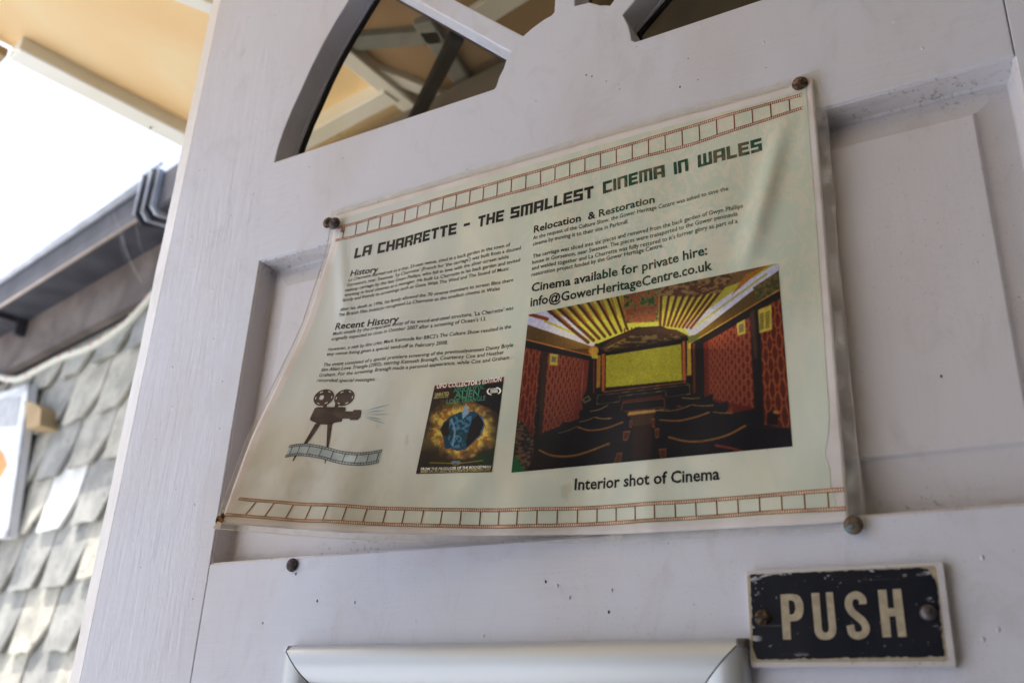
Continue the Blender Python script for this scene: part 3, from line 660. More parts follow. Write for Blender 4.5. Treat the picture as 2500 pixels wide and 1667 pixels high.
for k in range(8):                                                       # slats of the ceiling, left fan
    tx = 300 + k * 72; ty = 386 - (tx - 152) * .206; bx = 590 + k * 41; by = 590 - k * 14
    P.line([(tx, ty), (bx, by)], 26 - k, DBR); P.line([(tx + 30, ty), ((tx + bx) / 2 + 15, (ty + by) / 2)], 18 - k, (120, 66, 30), .8)
for k in range(9):                                                       # right fan
    tx = 1130 + k * 66; ty = 386 - (tx - 152) * .206 + 20; bx = 1120 + k * 28; by = 462 + k * 3
    P.line([(tx, ty), (bx, by)], 20, (66, 34, 24))
    if k % 2: P.line([(tx + 30, ty + 10), (bx + 14, by)], 9, (170, 160, 70), .6)
for k in range(12): P.line([(830 + k * 27, 478 + abs(k - 5) * 3), (836 + k * 25, 505 + abs(k - 5) * 2)], 9, DBR)
m_ = P.mask([(850, 230), (1110, 175), (1110, 440), (865, 450)]); nn = fbm(P.X / 26, P.Y / 20, 5); P.im[m_] = np.where((nn > .55)[..., None], (120, 60, 40), np.where((nn < .42)[..., None], (30, 62, 32), (110, 92, 50)))[m_]
P.poly([(868, 350), (1090, 320), (1090, 430), (868, 445)], (104, 52, 38), .7)
m_ = P.mask([(1110, 180), (1700, 60), (1560, 230), (1110, 250)]); P.im[m_] = (np.where((fbm(P.X / 30, P.Y / 14, 8) > .5)[..., None], (70, 44, 34), (118, 92, 58)))[m_]
P.poly([(115, 450), (620, 620), (615, 685), (120, 565)], (74, 54, 24)); P.poly([(1330, 560), (1400, 520), (1995, 60), (2010, 200), (1370, 585)], (74, 56, 26))
m_ = P.mask([(1800, 190), (2000, 60), (2010, 210), (1850, 290)]); P.im[m_] = (np.where((fbm(P.X / 18, P.Y / 14, 9) > .5)[..., None], (92, 76, 42), (50, 56, 34)))[m_]
P.line([(118, 566), (612, 688)], 8, (176, 112, 50)); P.line([(1330, 605), (2010, 196)], 7, (182, 122, 40))
P.poly([(115, 572), (612, 692), (640, 720), (640, 780), (115, 640)], (14, 14, 24)); P.poly([(1330, 612), (2010, 205), (2010, 275), (1440, 610), (1430, 700), (1340, 700)], (14, 16, 24))
q1_ = [(118, 625), (246, 652), (200, 1290), (40, 1430)]; q2_ = [(296, 665), (548, 712), (478, 1168), (252, 1258)]; q3_ = [(1462, 580), (1782, 398), (1812, 1072), (1500, 1010)]; q4_ = [(1850, 345), (2006, 268), (2088, 1225), (1884, 1195)]
for q in (q1_, q2_): P.poly(q, RED)
P.poly([(548, 712), (600, 725), (560, 1140), (478, 1168)], (100, 40, 32)); P.line([(556, 740), (540, 1010)], 5, (140, 90, 70))
P.poly([(246, 652), (300, 664), (252, 1262), (196, 1290)], (44, 27, 22)); P.poly([(222, 900), (240, 700), (250, 700), (225, 1290), (180, 1300)], (16, 15, 24))
P.poly([(1432, 600), (1785, 398), (1812, 1076), (1640, 1112), (1560, 1040), (1440, 985)], RED); P.poly(q4_, (78, 26, 20))
P.poly([(1780, 390), (1816, 345), (1862, 900), (1880, 1195), (1812, 1080)], (20, 18, 22)); P.poly([(1776, 372), (1812, 350), (1838, 700), (1812, 720)], (58, 38, 30))
DM = (150, 84, 52)
P.damask(q1_, 2.6, 4.4, DM, .12); P.damask(q2_, 6.4, 6.5, DM, .17); P.damask([(1475, 580), (1782, 405), (1812, 1072), (1480, 1000)], 7, 7.5, DM, .17); P.damask(q4_, 2.5, 5.4, (170, 96, 52), .10)
P.poly([(600, 720), (700, 690), (700, 960), (560, 1150), (545, 1010), (598, 900)], (16, 16, 24)); P.poly([(1340, 600), (1440, 600), (1445, 985), (1345, 1000)], (14, 16, 22))
P.poly([(680, 640), (780, 560), (900, 505), (1080, 475), (1240, 498), (1325, 540), (1300, 590), (700, 700)], (40, 26, 22)); m_ = P.mask([(700, 640), (900, 540), (1290, 530), (1290, 560), (720, 660)]); P.im[m_] = (np.where((fbm(P.X / 40, P.Y / 12, 4) > .5)[..., None], (84, 70, 42), (34, 24, 20)))[m_]
P.poly([(690, 670), (1292, 565), (1300, 875), (700, 950)], (18, 13, 18)); sc_ = [(722, 688), (1275, 602), (1282, 868), (720, 922)]; m_ = P.poly(sc_, (160, 156, 44)); P.im[m_] *= (.93 + .12 * fbm(P.X[m_] / 60, P.Y[m_] / 60, 2))[:, None]
P.poly([(690, 678), (716, 672), (712, 945), (692, 948)], (160, 84, 40)); P.poly([(655, 690), (684, 684), (680, 920), (652, 925)], (158, 110, 40)); P.poly([(1282, 585), (1304, 578), (1310, 868), (1286, 872)], (166, 84, 44)); P.poly([(1318, 575), (1346, 600), (1350, 830), (1318, 835)], (170, 140, 52)); P.poly([(1356, 600), (1376, 595), (1380, 960), (1364, 965)], (90, 40, 30)); P.poly([(628, 720), (640, 718), (638, 960), (626, 965)], (90, 36, 38))
P.line([(705, 955), (1310, 882)], 7, (140, 74, 40)); P.line([(662, 980), (1336, 898), (1340, 968), (1165, 990)], 3, (150, 124, 70)); P.line([(662, 980), (655, 1045), (820, 1025)], 3, (150, 124, 70)); P.line([(822, 1020), (822, 985), (1162, 945), (1164, 985)], 3, (150, 124, 70))
P.line([(835, 1100), (845, 1035), (1150, 1000), (1156, 1065), (835, 1100)], 9, (96, 50, 34)); P.line([(850, 1022), (1130, 985)], 16, (70, 34, 28))
P.poly([(738, 1142), (760, 1120), (1080, 1088), (1280, 1062), (1282, 1078), (890, 1128)], (196, 150, 78)); P.poly([(890, 1100), (1084, 1082), (1082, 1104), (890, 1128)], (190, 146, 76)); P.poly([(1245, 1055), (1280, 1055), (1280, 1075), (1245, 1078)], (150, 70, 40))
m_ = P.mask([(892, 1132), (1082, 1106), (1064, 1190), (922, 1208)]); lat = ((P.X + P.Y) % 18 < 5) | ((P.X - P.Y) % 18 < 5); P.im[m_] = np.where(lat[..., None], (104, 74, 44), (26, 18, 18))[m_]
P.poly([(918, 1210), (1064, 1192), (1056, 1448), (912, 1466)], (44, 25, 19)); P.poly([(544, 1010), (566, 1040), (615, 1012), (596, 978)], (90, 86, 60)); P.poly([(560, 1008), (572, 1024), (600, 1008), (590, 992)], (24, 22, 26))
P.poly([(400, 1175), (520, 1180), (530, 1090), (740, 1050), (880, 1110), (895, 1190), (880, 1260), (380, 1262)], (12, 16, 27)); P.poly([(1085, 1095), (1350, 1045), (1505, 965), (1512, 1050), (1620, 1020), (1620, 1110), (1880, 1100), (1880, 1200), (1500, 1200), (1090, 1220)], (12, 16, 27))
P.poly([(1590, 1110), (1650, 1060), (1660, 1112)], (110, 44, 30)); P.poly([(1900, 1190), (1905, 1110), (1950, 1080), (1990, 1100), (1985, 1200)], (24, 14, 16)); P.line([(1960, 1100), (1985, 1105)], 22, (190, 120, 70))
GO = (176, 138, 62); OR = (140, 76, 36)
for pts, wd in (([(232, 1378), (330, 1418), (470, 1420), (600, 1385), (745, 1328)], 15), ([(515, 1210), (600, 1232), (720, 1218), (845, 1172)], 10), ([(1182, 1282), (1310, 1312), (1450, 1308), (1610, 1268), (1745, 1198)], 14), ([(1115, 1156), (1250, 1162), (1380, 1135), (1480, 1100)], 9)):
    P.curve([(x + 2, y + 4) for x, y in pts], wd, OR); P.curve(pts, wd * .45, GO)
for pts, wd in (([(375, 1255), (440, 1238), (510, 1206)], 4), ([(522, 1176), (580, 1162), (636, 1140)], 4), ([(642, 1140), (700, 1150), (765, 1146)], 7), ([(605, 1095), (670, 1084), (738, 1050)], 5), ([(1120, 1092), (1230, 1088), (1346, 1050)], 5), ([(1282, 997), (1350, 1002), (1410, 998)], 5), ([(1352, 1048), (1420, 1056), (1510, 1052)], 5), ([(1510, 1100), (1570, 1108), (1650, 1108)], 5), ([(1760, 1190), (1900, 1215), (2080, 1218)], 6)): P.curve(pts, wd, GO if wd != 6 else (60, 24, 22))
P.line([(1530, 1345), (1640, 1365), (1740, 1392)], 18, (140, 52, 38)); P.line([(1500, 1408), (1520, 1410)], 20, (84, 28, 24)); P.line([(745, 1328), (742, 1350)], 8, OR)
for q in ([(850, 1242), (905, 1238), (880, 1310), (848, 1312)], [(802, 1400), (846, 1397), (826, 1482), (776, 1487)], [(1078, 1222), (1114, 1218), (1112, 1290), (1086, 1292)], [(1108, 1370), (1166, 1366), (1166, 1450), (1126, 1454)], [(893, 1165), (918, 1160), (912, 1215), (895, 1215)], [(1056, 1150), (1082, 1145), (1080, 1215), (1064, 1215)]): P.poly(q, (150, 84, 46)); P.poly([tuple(np.array(p) * .72 + np.mean(q, 0) * .28) for p in q], (84, 40, 28))
for q in ([(1840, 352), (1936, 316), (1943, 496), (1851, 524)], [(1683, 452), (1744, 420), (1750, 525), (1690, 540)], [(312, 672), (370, 680), (366, 760), (308, 756)]): P.poly(q, (178, 160, 62))
for k in range(13):
    for x0 in (1853, 1895): P.line([(x0, 384 + k * 9.5 - (x0 - 1853) * .3), (x0 + 28, 374 + k * 9.5 - (x0 - 1853) * .3)], 4, (40, 34, 20))
P.poly([(1695, 465), (1733, 448), (1737, 510), (1700, 522)], (110, 100, 70)); P.poly([(324, 692), (358, 697), (355, 738), (322, 734)], (104, 98, 78))
gx = lambda x0, y0, sx, sy: np.exp(-((P.X - x0) / sx) ** 2 - ((P.Y - y0) / sy) ** 2)[..., None]
up = ((P.Y < 640) & ~P.mask([(690, 640), (1330, 540), (1330, 900), (690, 950)]))[..., None]
P.im = P.im + (P.im * .7 + (26, 18, 2)) * up * (gx(620, 560, 260, 120) + gx(1350, 500, 260, 130) + .5 * gx(1000, 450, 500, 90))
P.im = P.im * (1 - .35 * np.clip((P.Y - 900) / 600, 0, 1)[..., None])
P.line([(560, 660), (625, 668)], 26, (120, 50, 20), .6)
for r_, c_ in ((36, (178, 124, 44)), (24, (196, 146, 60))): P.line([(630, 652), (632, 652)], r_ * 2, c_)
P.poly([(612, 680), (664, 680), (660, 712), (620, 708)], (178, 170, 60)); P.poly([(1325, 545), (1400, 530), (1402, 570), (1328, 600)], (120, 124, 60))
m_ = P.mask([(20, 1560), (60, 1150), (120, 1180), (190, 1300), (190, 1420), (140, 1545)]); nn = fbm(P.X / 22, P.Y / 10, 12); P.im[m_] = (np.where((nn > .52)[..., None], (86, 66, 48), (24, 24, 30)))[m_]
P.poly([(20, 1560), (45, 1420), (80, 1450), (100, 1500), (150, 1545)], (10, 78, 44))
nz = fbm(P.X / 7, P.Y / 7, 21, 3); P.im *= (.82 + .36 * nz)[..., None]; sp_ = np.random.default_rng(1).random(P.X.shape) > .9985; P.im[sp_] = P.im[sp_] * .5 + 60
P.done('cinema_photograph', lambda x, y: (1240 + x * 720 / 2171, 640 + y * 520 / 1568), label='printed photograph of the small cinema interior with yellow screen')

C_ = Pic([(455, 228), (1402, 112), (1235, 1410), (197, 1435)], 170, 220, (50, 40, 36))
rr = np.hypot((C_.X - 830) / 430, (C_.Y - 830) / 380); an = np.arctan2(C_.Y - 830, C_.X - 830); nn = fbm(an * 6 + 30, rr * 5, 31) ; f_ = np.clip((1.15 - rr + (nn - .5) * .6) * 2.2, 0, 1)[..., None]
burst = np.where((fbm(C_.X / 60, C_.Y / 60, 33) > .5)[..., None], (214, 184, 84), (160, 108, 48)); C_.im = C_.im * (1 - f_) + burst * f_
b_ = np.clip((C_.Y - 700) / 300, 0, 1) * np.clip((1150 - C_.Y) / 150, 0, 1) * .6; C_.im = C_.im * (1 - b_[..., None] * (1 - f_)) + np.array((118, 108, 62)) * b_[..., None] * (1 - f_)
C_.poly([(1000, 170), (1402, 112), (1330, 620), (1200, 540), (1000, 460)], (16, 18, 26)); C_.poly([(455, 228), (1402, 112), (1390, 185), (443, 285)], (112, 36, 36))
C_.poly([(530, 830), (580, 730), (660, 660), (800, 590), (1000, 580), (1100, 650), (1140, 760), (1100, 880), (1010, 980), (880, 1100), (760, 1120), (680, 1080), (600, 1100), (580, 960)], (20, 62, 88))
m_ = C_.mask([(640, 700), (740, 640), (960, 640), (940, 860), (880, 1080), (700, 1080), (640, 960)]); nn = fbm(C_.X / 28, C_.Y / 34, 41); C_.im[m_] = (np.where((nn > .52)[..., None], (66, 118, 150), (16, 60, 76)))[m_]
C_.poly([(540, 830), (600, 740), (655, 700), (650, 930), (560, 900)], (40, 30, 28)); C_.poly([(960, 700), (1060, 620), (1130, 760), (1080, 880), (900, 1060), (880, 1000)], (12, 14, 22)); C_.poly([(830, 600), (885, 470), (930, 600), (890, 640), (835, 690)], (130, 160, 190)); C_.curve([(690, 700), (730, 850), (700, 1040)], 26, (110, 146, 170)); C_.curve([(1060, 630), (1128, 740), (1080, 880)], 10, (70, 120, 180))
C_.poly([(200, 1420), (270, 1110), (480, 1180), (640, 1230), (900, 1240), (1290, 1060), (1235, 1410)], (42, 40, 34), .8); C_.poly([(1000, 1200), (1280, 1080), (1240, 1320), (1050, 1330)], (20, 60, 44), .5); C_.line([(390, 1280), (680, 1288), (740, 1318), (810, 1288), (1110, 1250)], 10, (150, 140, 50)); C_.line([(700, 1275), (790, 1275)], 40, (110, 120, 130))
C_.im *= (.85 + .3 * fbm(C_.X / 9, C_.Y / 9, 51, 3))[..., None]
zc = lambda x, y: (980 + x * 280 / 1568, 900 + y * 280 / 1568)
C_.done('film_cover', zc, label='small printed film cover with blue shape on a yellow burst')
L2 = .0007
text_lines('cover_text', [("UFO COLLECTOR'S EDITION", zc(480, 270), zc(1365, 168), .0036)], M_WINK, .03, L2)
text_lines('cover_text', [("APOCALYPTIC", zc(712, 322), zc(1130, 272), .0034), ("ALIEN", zc(722, 402), zc(1055, 375), .0052), ("LOVE TRIANGLE", zc(615, 478), zc(1145, 428), .0034)], M_GINK, .012, L2)
text_lines('cover_text', [("UNRATED", zc(455, 378), zc(648, 360), .0026)], M_YINK, .02, L2); text_lines('cover_text', [("DIRECTOR'S CUT", zc(445, 408), zc(640, 392), .0013)], M_YINK, .02, L2)
text_lines('cover_text', [("FROM THE PRODUCER OF THE BOOGEYMAN", zc(262, 1383), zc(1222, 1355), .0018)], M_WINK, .02, L2); text_lines('cover_text', [("BASED ON UFO ABDUCTEE ACCOUNTS OF FORBIDDEN LOVE!", zc(262, 1420), zc(1215, 1395), .0018)], M_YINK, .01, L2)

# print shapes from polygons in pixels
def inked(name, shapes, mat, lift=.0004, parent=None):
    VV, FF = [], []
    for loops in shapes:
        loops = [[Vector((x, y, 0)) for x, y in l] for l in loops]; tri = tessellate_polygon(loops); fl = [p for l in loops for p in l]
        b = len(VV)
        for p in fl:
            x, z = plane(p.x, p.y); VV.append(tuple(Wp(np.array(x), np.array(z), lift)))
        FF += [tuple(i + b for i in t) for t in tri]
    return obj(name, VV, FF, mat, parent or poster)
def ribbon(pts, wd):
    P_ = [np.array(p, float) for p in pts]; L, Rr = [], []
    for i, p in enumerate(P_):
        t = P_[min(i + 1, len(P_) - 1)] - P_[max(i - 1, 0)]; t = t / (np.linalg.norm(t) + 1e-9); n_ = np.array([-t[1], t[0]]); ww = wd[i] if hasattr(wd, '__len__') else wd
        L.append(tuple(p + n_ * ww / 2)); Rr.append(tuple(p - n_ * ww / 2))
    return [L + Rr[::-1]]
zk = lambda x, y: (500 + x * 500 / 1742, 900 + y * 450 / 1568)
def ell(cx, cy, a, b, th, n_=30, t0=0, t1=360): 
    th = math.radians(th); return [(cx + a * math.cos(t) * math.cos(th) - b * math.sin(t) * math.sin(th), cy + a * math.cos(t) * math.sin(th) + b * math.sin(t) * math.cos(th)) for t in [math.radians(t0 + (t1 - t0) * i / n_) for i in range(n_)]]
Kz = lambda l: [zk(*p) for p in l]
cam_shapes = [[Kz(ell(1012, 245, 92, 66, -25))], [Kz(ell(1187, 245, 92, 66, -25))], ribbon(Kz([(1025, 290), (1020, 330)]), 9), ribbon(Kz([(1125, 290), (1118, 330)]), 9),
  [Kz([(935, 335), (960, 325), (1195, 325), (1202, 345), (1195, 360), (1262, 362), (1262, 350), (1325, 348), (1335, 362), (1325, 410), (1300, 436), (1235, 436), (1230, 424), (1172, 424), (1165, 448), (1095, 460), (1080, 480), (1045, 475), (965, 470), (935, 455), (900, 440), (893, 425)])],
  [Kz([(940, 465), (985, 470), (862, 645), (838, 640)])], [Kz([(1042, 470), (1082, 475), (1052, 668), (1034, 665)])], [Kz([(770, 730), (785, 735), (752, 786), (745, 780)])], [Kz([(1022, 762), (1030, 764), (1026, 806), (1019, 804)])]]
drawing = inked('projector_drawing', cam_shapes, M_BRN)
slits = []
for cx in (1012, 1187):
    for t in (20, 80, 140, 200, 260, 320):
        slits.append(ribbon(Kz(ell(cx, 245, 74, 50, -25, 4, t, t + 28)), 2.0))
inked('reel_slits', slits, M_PRINT, .0006, drawing)
topc = spline([(722, 652), (800, 638), (900, 640), (1030, 664), (1150, 696), (1280, 712), (1400, 706), (1508, 686)], 5); botc = spline([(682, 752), (760, 738), (860, 740), (990, 762), (1110, 796), (1240, 816), (1370, 816), (1476, 796)], 5)
band = [[zk(*p) for p in topc] + [zk(*p) for p in botc[::-1]]]
cells = []
for i in range(len(topc) - 1):
    for t0_, t1_ in ((0, .25), (.25, .5), (.5, .75), (.75, 1)):
        cells.append([[zk(*(np.array(a_) * (1 - t_) + np.array(b_) * t_)) for a_, b_, t_ in ((topc[i], botc[i], t0_), (topc[i + 1], botc[i + 1], t0_), (topc[i + 1], botc[i + 1], t1_), (topc[i], botc[i], t1_))]])
inked('blue_film', cells, M_BLU, .00042)
rl = []
def off(c, k): return [np.array(p) + (0, k) for p in c]
for c, k in ((topc, 1), (1 and [(np.array(a) * .82 + np.array(b) * .18) for a, b in zip(topc, botc)], 0), (1 and [(np.array(a) * .18 + np.array(b) * .82) for a, b in zip(topc, botc)], 0), (botc, 1)): rl.append(ribbon([zk(*p) for p in c], 1.2))
for i in range(0, len(topc), 1):
    a, b = np.array(topc[i]), np.array(botc[i])
    for s0, s1 in ((0, .17), (.83, 1)): rl.append(ribbon([zk(*(a * (1 - s0) + b * s0)), zk(*(a * (1 - s1) + b * s1))], 1.0))
    if i % 4 == 2: rl.append(ribbon([zk(*(a * .82 + b * .18)), zk(*(a * .18 + b * .82))], 1.4))
inked('blue_film_outline', rl, M_BRN, .0006)
rays = []
for a, b in (((1350, 360), (1582, 300)), ((1360, 370), (1530, 352)), ((1345, 385), (1580, 386)), ((1360, 400), (1502, 432)), ((1350, 410), (1540, 470))):
    pts = [np.array(a) * (1 - t) + np.array(b) * t for t in np.linspace(0, 1, 9)]; rays.append(ribbon([zk(*p) for p in pts], [.3 + 2.6 * math.sin(math.pi * t ** 1.3) for t in np.linspace(0, 1, 9)]))
inked('projector_ray', rays, M_RAY, .0004)
# laurel mark on the film cover
lau = [ribbon([zc(*p) for p in ell(1265, 305, 88, 52, -5, 14, 115, 245)], [1.2 + 3.0 * math.sin(math.pi * i / 13) for i in range(14)]), ribbon([zc(*p) for p in ell(1265, 305, 88, 52, -5, 14, -65, 65)], [1.2 + 3.0 * math.sin(math.pi * i / 13) for i in range(14)])]
for k in range(4): lau.append(ribbon([zc(1215, 276 + k * 17), zc(1318, 266 + k * 17)], 1.5))
inked('laurel_mark', lau, M_WINK, .0007)
# rust round the torn hole in the loose corner
blob = lambda cx, cy, r, n_=16: [[(cx + r * (1 + .45 * random.uniform(-1, 1)) * math.cos(2 * math.pi * i / n_), cy + r * (1.2 + .45 * random.uniform(-1, 1)) * math.sin(2 * math.pi * i / n_)) for i in range(n_)]]
M_STAIN = simple('rust_stain', (.20, .09, .03), .8, sc=300, var=.5); M_TORN = simple('torn_hole', (.03, .015, .01), .9, sc=300)
inked('rust_stain', [blob(538, 1266, 9), blob(533, 1274, 6)], M_STAIN, .0007); inked('torn_hole', [blob(543, 1259, 5), blob(531, 1268, 3.5)], M_TORN, .0010)
inked('torn_flap', [[[(518, 1289), (532, 1272), (541, 1276), (537, 1290)]]], M_PAPER, .0016)
# rust bleeding from the other nails into the print
inked('rust_stain', [blob(836, 563, 5)], M_STAIN, .0009)

# ------------------------------------------------------------------ nails
def nail(px, py, r, h, mat, label, off_=0.004, sq=1., fine=.0):
    x, y, z = on_door(px, py, -off_); m_ = MB(); knob(m_, (x, y, z), r, h, 26, 7, sq)
    m_.tube([(x, y, z), (x, D + .012, z)], .0011, 8)
    o_ = m_.make('nail', mat, None, base=(x, y, z), smooth=True); tag(o_, label, 'nail', 'domed nails on the door'); return o_
nail(817, 546, .0061, .0044, M_RUSTD, 'dark brown domed nail in front of a brass one at poster top left', .0085)
nail(801, 544, .0056, .0035, M_BRASS, 'half hidden brassy domed nail behind the dark one', .004)
nail(1952.6, 204.3, .0059, .0034, M_RUST, 'rusty domed nail through the top right corner of the poster', .0045, .92)
nail(2083.5, 1281, .0058, .0036, M_RUSTB, 'blue green corroded nail at the bottom right poster corner', .0045)
nail(713.3, 1378.5, .0056, .0034, M_RUSTD, 'loose dark nail holding nothing below the curled poster corner', .001)

# ------------------------------------------------------------------ PUSH plate
zp = lambda x, y: (1750 + x * .3189, 1300 + y * .3189)
def pl(x, y, d=0.): a = plane(*zp(x, y)); return a
px0, px1, pz0, pz1 = -.1795, -.0655, .0530, .1100
sign = thing('push_plate', (-.1225, D - .001, 1.553), 'small navy plate reading PUSH in beige letters on the bottom rail', 'sign')
def rrect(x0, x1, z0, z1, r, n_=5):
    o_ = []
    for cx, cz, a0 in ((x1 - r, z1 - r, 0), (x0 + r, z1 - r, 90), (x0 + r, z0 + r, 180), (x1 - r, z0 + r, 270)): o_ += [(cx + r * math.cos(math.radians(a0 + 90 * i / n_)), cz + r * math.sin(math.radians(a0 + 90 * i / n_))) for i in range(n_ + 1)]
    return o_
def slab(name, loop, y0, th, bev, mat, parent, holes=[]): return plate(name, loop, holes, y0, th, bev, mat, parent)
slab('backing_plate', rrect(px0, px1, pz0, pz1, .0016), D - .0052, .0056, .0008, M_SMEAR, sign)
slab('beige_border', rrect(px0 + .0012, px1 - .0042, pz0 + .0030, pz1 - .0022, .002), D - .0054, .0006, .0001, M_BEIGE, sign)
# dark face with an uneven outline where white paint was brushed over its edge
fl = []
A4 = [(275, 332), (1560, 280), (1625, 290), (1690, 370), (1755, 955), (330, 975), (300, 900)]
for i in range(len(A4)):
    a, b = np.array(A4[i]), np.array(A4[(i + 1) % len(A4)]); n_ = max(2, int(np.linalg.norm(b - a) / 22))
    for k in range(n_): p = a + (b - a) * k / n_ + rng.normal(0, 3.2, 2); fl.append(pl(*p))
slab('navy_face', fl[::-1], D - .0057, .0006, .0001, M_NAVY, sign)
def letter(loops, name='letter'):
    L = [[Vector((*pl(x, y), 0)) for x, y in l] for l in loops]; tri = tessellate_polygon(L); fl_ = [p for l in L for p in l]; k = len(fl_)
    VV = [(p.x, D - .00595, p.y + 1.5) for p in fl_] + [(p.x, D - .0056, p.y + 1.5) for p in fl_]; FF = [tuple(t) for t in tri]; b = 0
    for l in L:
        n_ = len(l); FF += [(b + i, b + (i + 1) % n_, b + (i + 1) % n_ + k, b + i + k) for i in range(n_)]; b += n_
    obj(name, VV, FF, M_BEIGE, sign)
Pl = [(507, 482), (560, 480)] + [tuple(p) for p in spline([(600, 479), (650, 495), (681, 560), (676, 640), (640, 678), (583, 687)], 5)] + [(588, 823), (528, 825)]
Ph = [(568, 527)] + [tuple(p) for p in spline([(590, 526), (612, 540), (622, 582), (614, 620), (600, 633), (577, 636)], 4)]
letter([Pl, Ph])
letter([[(742, 473), (802, 470), (822, 740)] + [tuple(p) for p in spline([(824, 750), (836, 768), (855, 772), (872, 762), (876, 735)], 4)] + [(852, 467), (905, 465)] + [tuple(p) for p in spline([(932, 735), (926, 780), (898, 815), (850, 827), (800, 815), (772, 775), (766, 735)], 5)]])
Sc = spline([(1134, 556), (1128, 515), (1082, 486), (1036, 510), (1026, 560), (1046, 608), (1085, 645), (1130, 682), (1157, 730), (1148, 775), (1100, 796), (1055, 778), (1038, 715)], 5)
rb = ribbon(Sc, 57)[0]; k = len(rb) // 2
VV = [(*pl(*p),) for p in rb]; VV = [(x, D - .00595, z + 1.5) for x, z in VV] + [(x, D - .0056, z + 1.5) for x, z in VV]; n2 = len(rb)
obj('letter', VV, [(i, i + 1, n2 - 2 - i, n2 - 1 - i) for i in range(k - 1)] + [(i, (i + 1) % n2, (i + 1) % n2 + n2, i + n2) for i in range(n2)], M_BEIGE, sign)
letter([[(1247, 448), (1311, 446), (1326, 588), (1372, 586), (1360, 443), (1423, 440), (1467, 803), (1403, 805), (1383, 647), (1336, 650), (1350, 805), (1285, 808)]])
x, z = pl(372, 660); m = MB(); knob(m, (x, D - .0058, z + 1.5), .0048, .0035, 22, 6); sc1 = m.make('screw', M_BRASS, sign, smooth=True, base=(x, D - .0058, z + 1.5))
m = MB(); m.box((x - .0040, D - .0098, z + 1.4993), (x + .0040, D - .0086, z + 1.5007)); sl = m.make('slot', M_BLACK, sc1); 
x, z = pl(1632, 622); m = MB(); knob(m, (x, D - .0058, z + 1.5), .0046, .0036, 22, 6); m.make('screw', simple('painted_screw', (.10, .09, .10), .3, .4, .4, 200), sign, smooth=True, label='dark screw smeared with white paint')

# ------------------------------------------------------------------ snap frame
fy = D - .013
frame = thing('snap_frame', (-.3635, D, .86), 'top of a silver snap frame fixed to the lower part of the door', 'frame')
fx0, fx1, fz1, fz0 = -.5470, -.1800, .0698, -.52
wdp = .031
prof = [(0, 0), (.0006, .0075), (.002, .0105), (.0055, .0127), (.011, .0137), (.017, .0132), (.022, .0115), (.0265, .0085), (.0300, .0045), (.031, .0015)]
def rail(c0, c1, i0, i1, name='frame_rail'):
    VV = []; n_ = len(prof)
    for (a, inn) in ((c0, i0), (c1, i1)):
        for t, hh in prof: VV.append((a[0] + inn[0] * t, D - hh - .0005, a[1] + inn[1] * t + 1.5))
    VV += [(c0[0] + i0[0] * wdp, D - .0002, c0[1] + i0[1] * wdp + 1.5), (c1[0] + i1[0] * wdp, D - .0002, c1[1] + i1[1] * wdp + 1.5)]
    return obj(name, VV, [(k, k + 1, n_ + k + 1, n_ + k) for k in range(n_ - 1)], M_ALU, frame, smooth=True)
g_ = .0006
rail((fx0 + g_, fz1), (fx1 - g_, fz1), (1, -1), (-1, -1)); rail((fx1, fz1 - g_), (fx1, fz0 + g_), (-1, -1), (-1, 1)); rail((fx1 - g_, fz0), (fx0 + g_, fz0), (-1, 1), (1, 1)); rail((fx0, fz0 + g_), (fx0, fz1 - g_), (1, 1), (1, -1))
plate('mitre_shadow', [(fx0 + .001, fz0 + .001), (fx1 - .001, fz0 + .001), (fx1 - .001, fz1 - .001), (fx0 + .001, fz1 - .001)], [], D - .0015, .0012, .0001, M_CAP, frame)
plate('poster_sheet', [(fx0 + .029, fz0 + .029), (fx1 - .029, fz0 + .029), (fx1 - .029, fz1 - .029), (fx0 + .029, fz1 - .029)], [], D - .0030, .0012, .0001, M_SHEET, frame)
for cx, cz, mt in ((fx0, fz1, M_ALU), (fx1, fz1, M_CAP), (fx0, fz0, M_CAP), (fx1, fz0, M_CAP)):
    s1, s2 = (1 if cx == fx0 else -1), (-1 if cz == fz1 else 1); m = MB()
    m.hexa([(cx - s1 * .0008, D - .0002, cz - s2 * .0008 + 1.5), (cx + s1 * .0075, D - .0002, cz - s2 * .0008 + 1.5), (cx + s1 * .0075, D - .0002, cz + s2 * .0075 + 1.5), (cx - s1 * .0008, D - .0002, cz + s2 * .0075 + 1.5),
            (cx + s1 * .0002, D - .0092, cz + s2 * .0002 + 1.5), (cx + s1 * .0055, D - .0125, cz + s2 * .0006 + 1.5), (cx + s1 * .0050, D - .0136, cz + s2 * .0050 + 1.5), (cx + s1 * .0006, D - .0125, cz + s2 * .0055 + 1.5)])
    bevel(m.make('corner_cap', mt, frame), .0012, 2)

# ------------------------------------------------------------------ porch: soffit, beams, post (behind, above and in front of the door leaf)
HB = .95                                                        # underside of the eaves beam over the eye
def sn(p): return p.dot(E1), p.dot(E2)
b0 = hit_h(19, 147, HB); b1 = hit_h(435, 356, HB); sb = (sn(b0)[0] + sn(b1)[0]) / 2      # outer bottom edge runs along E2
c0 = hit_h(60, 130, HB); sc0 = sn(c0)[0]
HS = HB + .024
porch = thing('porch_roof', (0, .6, 2.45), 'porch roof of varnished plywood boards on cream painted beams', 'roof')
bw = .040
n_beam0 = sn(b0)[1]
m = MB(); m.bbox(sb - bw, sb, n_beam0 + .0, 2.4, HB, HS + .06); bevel(m.make('eaves_beam', M_CREAM, porch), .003)
m = MB(); m.bbox(sb - bw, sb, -3.0, n_beam0 - .075, HB, HS + .06); bevel(m.make('eaves_beam', M_CREAM, porch), .003)
